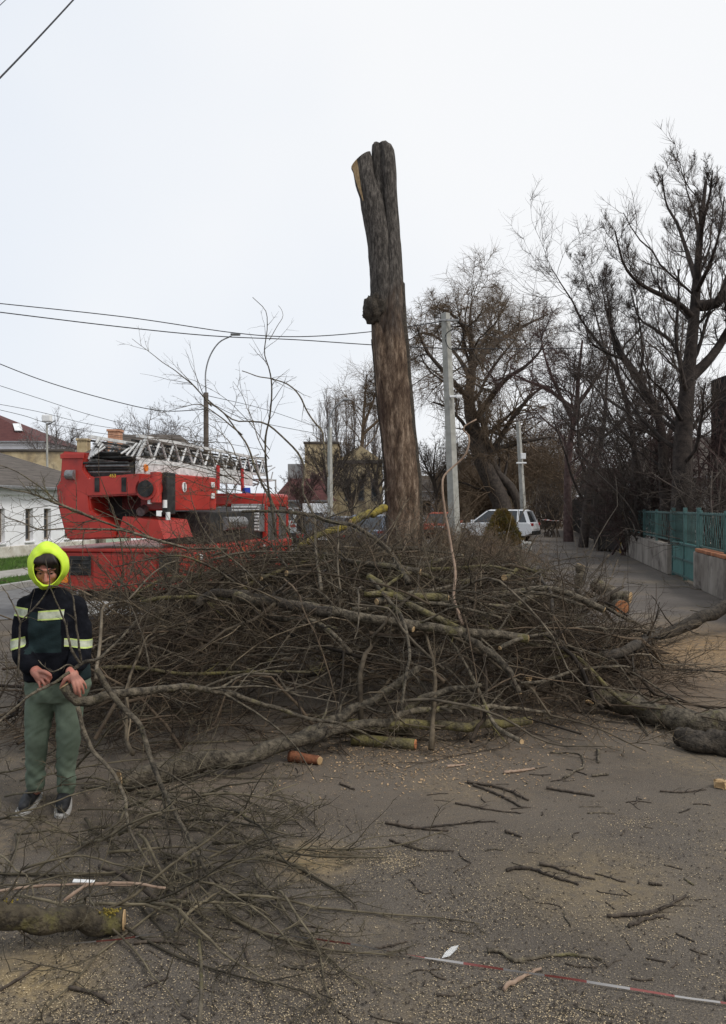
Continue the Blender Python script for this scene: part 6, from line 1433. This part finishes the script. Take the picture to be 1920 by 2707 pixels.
# --- wrist-thick limbs lying loose on the pile
k = 0
while k < 34:
    x, y = rng.uniform(-2.2, 2.4), rng.uniform(6.2, 9.6); h = float(heap_h(np.array(x), np.array(y)))
    if h < .3: continue
    yaw = rng.choice([0, math.pi]) + rng.normal(0, .7); L = rng.uniform(.9, 2.1); d = np.array([math.cos(yaw), math.sin(yaw), rng.normal(0, .12)]); c0 = np.array([x, y, h]) - d * L * .5
    Pm = grow(c0, d, L, 16, rng, .07); r0 = rng.uniform(.016, .034); hh = heap_h(Pm[..., 0], Pm[..., 1]); Pm[..., 2] = np.clip(np.maximum(Pm[..., 2], hh * .9), r0 + .01, hh + .14)
    for _ in range(3): Pm[:, 1:-1, 2] = (Pm[:, :-2, 2] + 2 * Pm[:, 1:-1, 2] + Pm[:, 2:, 2]) / 4
    zone = 'left half' if x < -.6 else 'right half' if x > .9 else 'middle'
    o = branch_obj('tree_limb', 'grey limb lying loose on the %s of the brush pile' % zone, Pm, taper([r0], 16, .45), T1, B if k % 4 else BM, rng, 'loose grey limbs on the %s of the pile' % zone, 'limb', S0=10, tint=(.8, 1.2))
    e_ = Pm[0, 0]; dd = unit(Pm[0, 0] - Pm[0, 1]); bm = bmesh.new(); a = dd * .002; bm_cyl(bm, a, a + dd * .005, r0 * .95, r0 * .9, 12); done('cut_face', bm, M['cut'], o)
    k += 1
# --- foreground left log
hero('fallen_log', 'mossy grey log with a pale split end in the left foreground', [(-190, 2408, 3.10), (0, 2416, 3.22), (118, 2426, 3.30), (236, 2438, 3.38), (330, 2446, 3.46)], .050, .046, M['bark_olive'], [dict(m=5, t=(.2, .9), ang=(30, 70), lf=(.15, .4), rf=.14, K=7, wander=.16, rmin=.003, S=4)], K=28, S=18, cut=(1,), lump=.08)
q = G(300, 2470, .09)
for (u, v, d, sc) in ((296, 2408, 3.40, 1.0), (280, 2414, 3.41, .8), (20, 2385, 3.5, .7)):
    c = P(u, v, d); bm = bmesh.new(); r = np.random.default_rng(int(u))
    for k in range(26): bm_sphere(bm, r.normal(0, .012, 3) * (1.8, .8, .5), .0045, 6)
    tag(done('moss', bm, mat('yellow_moss', (.13, .10, .02), (.24, .18, .03), scale=40), None, tuple(c), smooth=True), 'clump of yellow moss growing on the foreground log', 'moss', 'yellow moss clumps on the foreground log')
hero('cut_branch', 'bowed pale stick lying over the foreground log', [(170, 2382, 3.50), (212, 2350, 3.55), (260, 2336, 3.58), (343, 2334, 3.6), (443, 2347, 3.6)], .008, .006, M['bark_pale'], None, K=20, S=7, cat='branch')
hero('cut_branch', 'long thin pale stick lying left to right behind the foreground log', [(-20, 2360, 3.72), (80, 2342, 3.74), (200, 2338, 3.76), (380, 2340, 3.76)], .007, .005, M['bark_pale'], None, K=20, S=6, cat='branch')
hero('cut_branch', 'thin upright stick leaning in from the bottom edge of the picture', [(526, 2725, 2.75), (532, 2640, 2.85), (532, 2570, 2.95), (526, 2482, 3.05)], .009, .006, B, [dict(m=3, t=(.3, .9), ang=(30, 60), lf=(.1, .25), rf=.5, K=4, wander=.1, rmin=.002)], K=18, S=7, cat='branch')
hero('cut_branch', 'black v-shaped stick lying among the front twigs, right arm', [(432, 2402, 3.62), (475, 2375, 3.68), (525, 2340, 3.75)], .013, .012, M['stick'], None, K=14, S=8, cat='branch')
hero('cut_branch', 'black v-shaped stick lying among the front twigs, left arm', [(262, 2290, 3.88), (320, 2310, 3.82), (380, 2352, 3.72), (430, 2392, 3.64)], .011, .010, M['stick'], None, K=14, S=8, cat='branch')
# --- thin branches strewn on the ground at the front left
def strewn(n, ubox, vbox, yawf, label, group, L=(.5, 1.3), rr=(.004, .008), lv=LVs, elev=.0, mm='twig_olive', droop=0.0):
    for i in range(n):
        c = G(rng.uniform(*ubox), rng.uniform(*vbox), .03); yaw = yawf(); el = rng.normal(elev, .12); l_ = rng.uniform(*L)
        Pm = grow(c, (math.cos(yaw) * math.cos(el), math.sin(yaw) * math.cos(el), math.sin(el)), l_, 12, rng, .11, (0, 0, -droop)); r0 = rng.uniform(*rr); Pm[..., 2] = np.maximum(Pm[..., 2], r0 + .004)
        zone = ', left' if c[0] < np.median([P(u_, HV, c[1])[0] for u_ in ubox]) - .15 else ', right' if c[0] > np.median([P(u_, HV, c[1])[0] for u_ in ubox]) + .15 else ', middle'
        zone += ' near side' if c[1] < np.mean([G(0, v_)[1] for v_ in vbox]) else ' far side'
        branch_obj('cut_branch', label + zone, Pm, taper([r0], 12, .3), lv, M[mm], rng, group + zone)
strewn(36, (-40, 560), (2040, 2470), lambda: rng.normal(-.35, .9), 'thin bare branch strewn before the person', 'thin branches strewn before the person', rr=(.005, .0095), elev=.22, droop=.045)
strewn(30, (160, 740), (2040, 2400), lambda: rng.normal(-.75, .35), 'thin bare branch fanning out in the left foreground', 'thin branches fanning over the left foreground', L=(.6, 1.3), rr=(.0055, .011), elev=.24, droop=.05)
strewn(10, (-40, 60), (1700, 2250), lambda: rng.normal(.3, .8), 'thin bare branch at the left edge beside the person', 'thin branches at the left edge', L=(.5, 1.1), elev=.25)
strewn(16, (230, 420), (1760, 2050), lambda: rng.normal(.1, .7), 'bare branch low in the pile beside the person', 'branches at the left end of the pile', L=(.6, 1.3), elev=.15, rr=(.005, .011))
strewn(12, (1460, 1860), (1500, 1640), lambda: rng.uniform(0, 6.28), 'thin bare branch lying on the grey footpath', 'thin branches lying on the footpath', L=(.5, 1.3), rr=(.005, .009), elev=-.25)
strewn(10, (1400, 1800), (1690, 1790), lambda: rng.uniform(0, 6.28), 'thin bare branch strewn over the sawdust at the right', 'thin branches strewn at the right', L=(.5, 1.2), elev=.12)
# --- right hand side pieces
hero('cut_branch', 'smooth purplish branch lying level in the sawdust right of the pile', [(1377, 1806, 6.9), (1434, 1800, 7.0), (1500, 1780, 7.1), (1559, 1766, 7.2), (1620, 1763, 7.3), (1672, 1764, 7.4)], .015, .010, B, T2, K=22, S=8, cat='branch')
hero('cut_branch', 'dark slanting branch from the log heap towards the black log', [(1596, 1602, 11.2), (1640, 1628, 10.9), (1690, 1650, 10.6), (1735, 1672, 10.4)], .022, .014, B, T2, K=16, S=8, cat='branch')
hero('cut_branch', 'thin straight branch slanting down over the curved log', [(1672, 1777, 7.6), (1740, 1820, 7.1), (1800, 1862, 6.75), (1842, 1892, 6.5)], .010, .006, B, None, K=16, S=6, cat='branch')
hero('log', 'upright sawn stump piece standing on the log heap by the footpath', [(1534, 1560, 12.2), (1534, 1525, 12.2), (1536, 1494, 12.2)], .075, .068, B, None, K=12, S=14, cut=(1,))
hero('log', 'mossy log lying in the log heap pointing right', [(1575, 1545, 12.0), (1610, 1565, 11.8), (1666, 1584, 11.6)], .10, .09, B, None, K=12, S=14, cut=(1,))
hero('log', 'dark log lying lowest in the log heap', [(1480, 1590, 11.9), (1540, 1588, 11.8), (1610, 1592, 11.6)], .11, .10, BD, None, K=12, S=14, cut=(0,))
hero('log', 'short log with an orange sawn face turned to the viewer', [(1615, 1600, 11.9), (1632, 1604, 11.6), (1648, 1612, 11.3)], .10, .10, B, None, K=8, S=16, cut=(1,), cutm='cut_orange')
hero('cut_branch', 'black curved branch rising out of the log heap', [(1530, 1568, 12), (1545, 1552, 12), (1578, 1507, 12), (1605, 1482, 12), (1611, 1466, 12)], .035, .018, BD, [dict(m=5, t=(.2, 1), ang=(30, 70), lf=(.3, .7), rf=.35, K=8, wander=.2, rmin=.006, S=4), dict(m=3, t=(.2, 1), ang=(30, 70), lf=(.3, .6), rf=.6, K=5, wander=.2, rmin=.0035)], K=16, S=8, cat='branch')
hero('cut_branch', 'black stub slanting up right out of the log heap', [(1560, 1592, 11.4), (1600, 1574, 11.4), (1647, 1553, 11.4)], .038, .026, BD, None, K=10, S=8, cat='branch', cut=(1,))
hero('cut_branch', 'bent wiry black branch standing left of the log heap', [(1462, 1620, 11), (1456, 1560, 11), (1432, 1530, 11), (1434, 1490, 11), (1500, 1478, 11), (1560, 1470, 11)], .020, .010, BD, T1, K=22, S=7, cat='branch')
hero('log', 'short log with an orange-red sawn face under the front of the pile', [(930, 1976, 6.15), (1010, 1980, 6.1), (1098, 1988, 6.02)], .044, .040, BM, None, K=10, S=14, cut=(1,), cutm='cut_orange')
hero('log', 'mossy log end lying just behind the orange-faced log', [(880, 1958, 6.5), (960, 1962, 6.45), (1090, 1966, 6.4)], .06, .055, BM, None, K=10, S=14)
hero('log', 'reddish broken piece of limb under the long front limb', [(766, 2000, 5.75), (800, 2012, 5.72), (846, 2024, 5.68)], .040, .030, M['bark_red'], None, K=10, S=12, cut=(1,))
for (u, v, w_, lab, sd) in ((1908, 2072, .10, 'pale freshly split wood chunk at the right edge', 1), (1398, 1795, .05, 'small split pale chunk in the front of the pile', 2), (1560, 1855, .06, 'pale splinter lying on the pile beside the curved log', 3)):
    p = G(u, v, .02) if sd == 1 else P(u, v, 6.8); bm = bmesh.new(); bm_box(bm, -w_ * .5, w_ * .6, -w_ * .3, w_ * .3, -.018, w_ * .35, .006); r = random.Random(sd)
    for vv in bm.verts: vv.co = Vector((vv.co.x, vv.co.y * (1 - .45 * (vv.co.x / w_ + .5)), vv.co.z * (1 - .6 * (vv.co.x / w_ + .5)))) + Vector((r.uniform(-1, 1), r.uniform(-1, 1), r.uniform(-.6, .6))) * w_ * .14
    tag(done('wood_chunk', bm, M['cut'], None, tuple(p), (0, 0, sd)), lab, 'wood chunk')
# --- sticks on the asphalt
def q8(x, y): return (900 + x * .628, 1950 + y * .628)
def q7(x, y): return (x * .591, 1950 + y * .591)
ST_ = [([(535, 185), (620, 198), (700, 215), (790, 260)], .011, 'stick', 'longest black crooked twig lying in the middle of the asphalt', 1), ([(560, 196), (660, 235), (770, 290)], .009, 'stick', 'black twig lying just under the longest crooked twig', 1), ([(868, 210), (960, 224), (1074, 241)], .010, 'stick', 'straight black twig right of the crooked pair', 0),
       ([(690, 390), (725, 400), (762, 413)], .008, 'stick', 'short black twig in the middle of the asphalt', 0), ([(700, 556), (740, 544), (800, 548), (880, 575), (1000, 611)], .009, 'stick', 'bowed dark twig lying right of centre', 1), ([(838, 530), (900, 540), (980, 568), (1065, 590)], .008, 'stick', 'dark knobbly twig above the bowed one', 1),
       ([(195, 355), (300, 375), (450, 387)], .009, 'stick', 'dark twig left of centre with a thin side twig', 1), ([(345, 376), (510, 356), (650, 345)], .006, 'stick', 'thin twig crossing the dark one left of centre', 1), ([(205, 425), (330, 465), (475, 470)], .006, 'stick', 'thin twig beside the heap of sawdust', 1), ([(500, 480), (520, 505), (545, 525), (480, 560)], .004, 'stick', 'hooked thin twig under the one by the sawdust', 0),
       ([(1120, 747), (1240, 742), (1350, 716), (1455, 660)], .009, 'stick', 'dark curved twig lying at the right', 1), ([(1212, 790), (1270, 765), (1362, 745)], .009, 'stick', 'short thick twig below the curved one at the right', 1), ([(618, 890), (680, 900), (740, 935), (920, 908), (1010, 912), (1102, 927)], .009, 'bark', 'grey bent stick lying near the barrier tape', 1), ([(678, 1055), (750, 1015), (842, 965)], .009, 'bark_pale', 'short tan stick lying across the barrier tape', 1),
       ([(688, 146), (760, 138), (818, 128)], .011, 'bark_pale', 'pale peeled stick near the pile', 0), ([(448, 119), (480, 116), (522, 111)], .009, 'bark_pale', 'small pale peeled stick left of the other pale one', 0), ([(944, 166), (985, 140), (1022, 118), (1020, 80), (985, 62), (880, 60)], .008, 'bark', 'hooked grey stick with a white broken end by the pile', 0), ([(1085, 52), (1086, 102)], .012, 'bark', 'stubby upright grey stick by the pile', 0), ([(1060, 158), (1130, 150)], .010, 'bark', 'short grey stick right of the hooked one', 0),
       ([(1345, 222), (1440, 225), (1540, 212)], .006, 'stick', 'thin twig lying before the dark broken log', 1), ([(485, 272), (560, 285), (640, 300), (760, 312)], .006, 'stick', 'thin twig running under the crooked pair', 1), ([(0, 190), (60, 215)], .008, 'stick', 'short black twig at the foot of the pile', 0), ([(150, 882), (280, 850)], .005, 'stick', 'thin twig just above the barrier tape', 0), ([(290, 590), (345, 645), (385, 642)], .004, 'stick', 'small bent twig left of centre', 0), ([(1300, 610), (1350, 614)], .007, 'stick', 'stubby dark twig right of the knobbly one', 0)]
for pts, r, m, lab, tw in ST_:
    g = cr([G(*q8(*p), .012) for p in pts], 16); r2 = np.random.default_rng(int(pts[0][0] * 3 + pts[0][1]))
    g[:, :2] += r2.normal(0, .003, (16, 2)); R = np.linspace(r, r * .6, 16)[None] * r2.uniform(.85, 1.15, (1, 16)); g[:, 2] = R[0] * .95 + .002
    bt = [(g[None], R, 7, True)]
    if tw:
        A, RA = spawn(g[None], R, 5, r2, t=(.2, .95), ang=(25, 60), lf=(.12, .4), rf=.5, K=5, wander=.14, rmin=.0022); A[..., 2] = np.clip(A[..., 2], .004, .03); bt.append((A, RA, 4))
    tag(tubes('stick', bt, M[m], None, g[0], rng=r2, lump=.08), lab, 'stick')
for pts, r, m, lab in (([(310, 1115), (400, 1135), (450, 1155), (492, 1187)], .009, 'stick', 'curved dark twig in the bottom left corner'), ([(645, 1108), (700, 1088), (755, 1066)], .005, 'stick', 'faint thin twig left of the bottom edge stick'), ([(600, 915), (720, 908), (830, 920)], .008, 'stick', 'dark twig beside the pale split end of the foreground log'), ([(0, 1125), (100, 1065), (180, 1010)], .007, 'stick', 'dark twig slanting in from the left edge'), ([(1090, 920), (1100, 960), (1112, 1010)], .006, 'stick', 'short twig below the front fan of twigs')):
    g = cr([G(*q7(*p), .01) for p in pts], 14); g[:, 2] = r; tag(tubes('stick', [(g[None], np.linspace(r, r * .6, 14)[None], 7, True)], M[m], None, g[0], rng=rng, lump=.08), lab, 'stick')
n = 130
for i in range(n):
    c = G(rng.uniform(420, 1920), 2010 + 690 * rng.random() ** 1.4, .006); l_ = rng.uniform(.03, .17); a = rng.uniform(0, 6.28); g = grow(c, (math.cos(a), math.sin(a), 0), l_, 6, rng, .2); r = rng.uniform(.0018, .0045); g[..., 2] = r
    tag(tubes('twig', [(g, np.full((1, 6), r), 5, True)], M['stick'] if i % 4 else M['bark'], None, g[0, 0], rng=rng), 'tiny broken twig scattered on the asphalt', 'twig', 'tiny broken twigs scattered on the asphalt')
# --- sawdust flakes and bark crumbs
def flakes(name, n, gen, size, m, tint, label, thick=.25):
    x, y = gen(n); n = len(x); s = rng.uniform(*size, n); a = rng.uniform(0, 6.28, n); el = rng.uniform(.35, .9, n)
    ux = np.stack([np.cos(a), np.sin(a), rng.normal(0, .25, n)], 1) * s[:, None]; uy = np.stack([-np.sin(a), np.cos(a), rng.normal(0, .25, n)], 1) * (s * el)[:, None]
    c = np.stack([x, y, .004 + s * .25], 1)
    V = np.stack([c - ux - uy * .6, c + ux * .9 - uy, c + ux + uy * .7, c - ux * .8 + uy], 1); V[..., 2] = np.maximum(V[..., 2], .002)
    f = np.arange(n * 4).reshape(n, 4); me = make_mesh(name, V, [f], tint=np.repeat(rng.uniform(*tint, n), 4), smooth=False)
    return tag(link(name, me, m), label, name.replace('_', ' '), kind='stuff')
def clustered(n):
    v = 2000 + 760 * rng.random(n * 3) ** .8; u = rng.uniform(-60, 1980, n * 3); d = F * CAMZ / (v - HV); x = (u - 960) / F * d; y = d
    nv = np.array([mnoise.noise(Vector((a * 1.3, b * 1.3, 0))) + .6 * mnoise.noise(Vector((a * 4, b * 4, 5))) for a, b in zip(x, y)]); k = rng.random(n * 3) < np.clip(.42 + nv * .75, .10, 1)
    return x[k][:n], y[k][:n]
flakes('sawdust', 42000, clustered, (.0010, .0030), mat('sawdust_flakes', (.34, .25, .14), (.52, .42, .27), scale=60, tint=True), (.35, 1.3), 'pale sawdust flakes scattered over the asphalt')
flakes('bark_crumbs', 9000, clustered, (.0015, .006), mat('bark_crumb', (.02, .015, .012), (.06, .045, .03), scale=60, tint=True), (.6, 1.3), 'dark bark crumbs scattered over the asphalt')
def spill(n):
    c = rng.integers(0, 5, n); cx = np.array([4.6, 3.6, 2.9, 1.9, .4])[c]; cy = np.array([10.2, 9.6, 11, 7.0, 6.0])[c]; s = np.array([1.0, .8, .7, .6, .5])[c]
    x, y = cx + rng.normal(0, 1, n) * s, cy + rng.normal(0, 1, n) * s; k = y > 5.0; return x[k], y[k]
flakes('sawdust', 15000, spill, (.003, .009), mat('sawdust_spill', (.30, .19, .095), (.48, .34, .20), scale=30, tint=True), (.45, 1.15), 'heap of orange sawdust and chips spilled round the black log')
for (u, v, n_, sp_) in ((1030, 2275, 900, .07), (130, 2670, 800, .09), (1640, 2420, 500, .10), (1680, 2175, 300, .06)):
    c = G(u, v); flakes('sawdust', n_, lambda m_: (c[0] + rng.normal(0, 1, m_) * sp_ * 1.7, c[1] + rng.normal(0, 1, m_) * sp_), (.0014, .004), bpy.data.materials['sawdust_flakes'], (.5, 1.0), 'little drift of pale sawdust on the asphalt')
# --- barrier tape on the ground and a white scrap
ribbon_tape('barrier_tape', [tuple(G(*p, .012)) for p in ((150, 2500), (254, 2491), (319, 2485), (390, 2473), (470, 2458), (532, 2449), (638, 2455), (768, 2476), (898, 2494), (960, 2503), (1000, 2512), (1157, 2537), (1252, 2553), (1377, 2572), (1497, 2589), (1585, 2603), (1710, 2622), (1811, 2638), (1920, 2653), (2060, 2680))], .0085, 'twisted red and white barrier tape lying across the foreground', 1.25, .31, 420)
p = G(1190, 2523, .0); bm = bmesh.new(); a, b_ = G(1168, 2538), G(1212, 2508)
dr_ = unit(b_ - a); sd_ = np.array([-dr_[1], dr_[0], .35]); L_s = np.linalg.norm(b_ - a)
bm.faces.new([bm.verts.new(tuple(a + dr_ * L_s * t_ + sd_ * w_ + (0, 0, .006 + .012 * t_) - p)) for t_, w_ in ((0, 0), (.35, -.011), (.75, -.012), (1, -.002), (.7, .010), (.3, .008))])
for v in bm.verts: v.co.z += .004 * mnoise.noise(v.co * 60)
bmesh.ops.solidify(bm, geom=bm.faces[:], thickness=.0008)
tag(done('paper_scrap', bm, M['white'], None, tuple(p)), 'white folded scrap lying beside the barrier tape', 'paper scrap')
p = G(222, 2330, .03); tag(box('paper_scrap', -.05, .05, -.012, .012, -.004, .004, M['white'], None, .002, tuple(p), (.1, .1, .1)), 'white sliver lying among the front twigs', 'paper scrap')
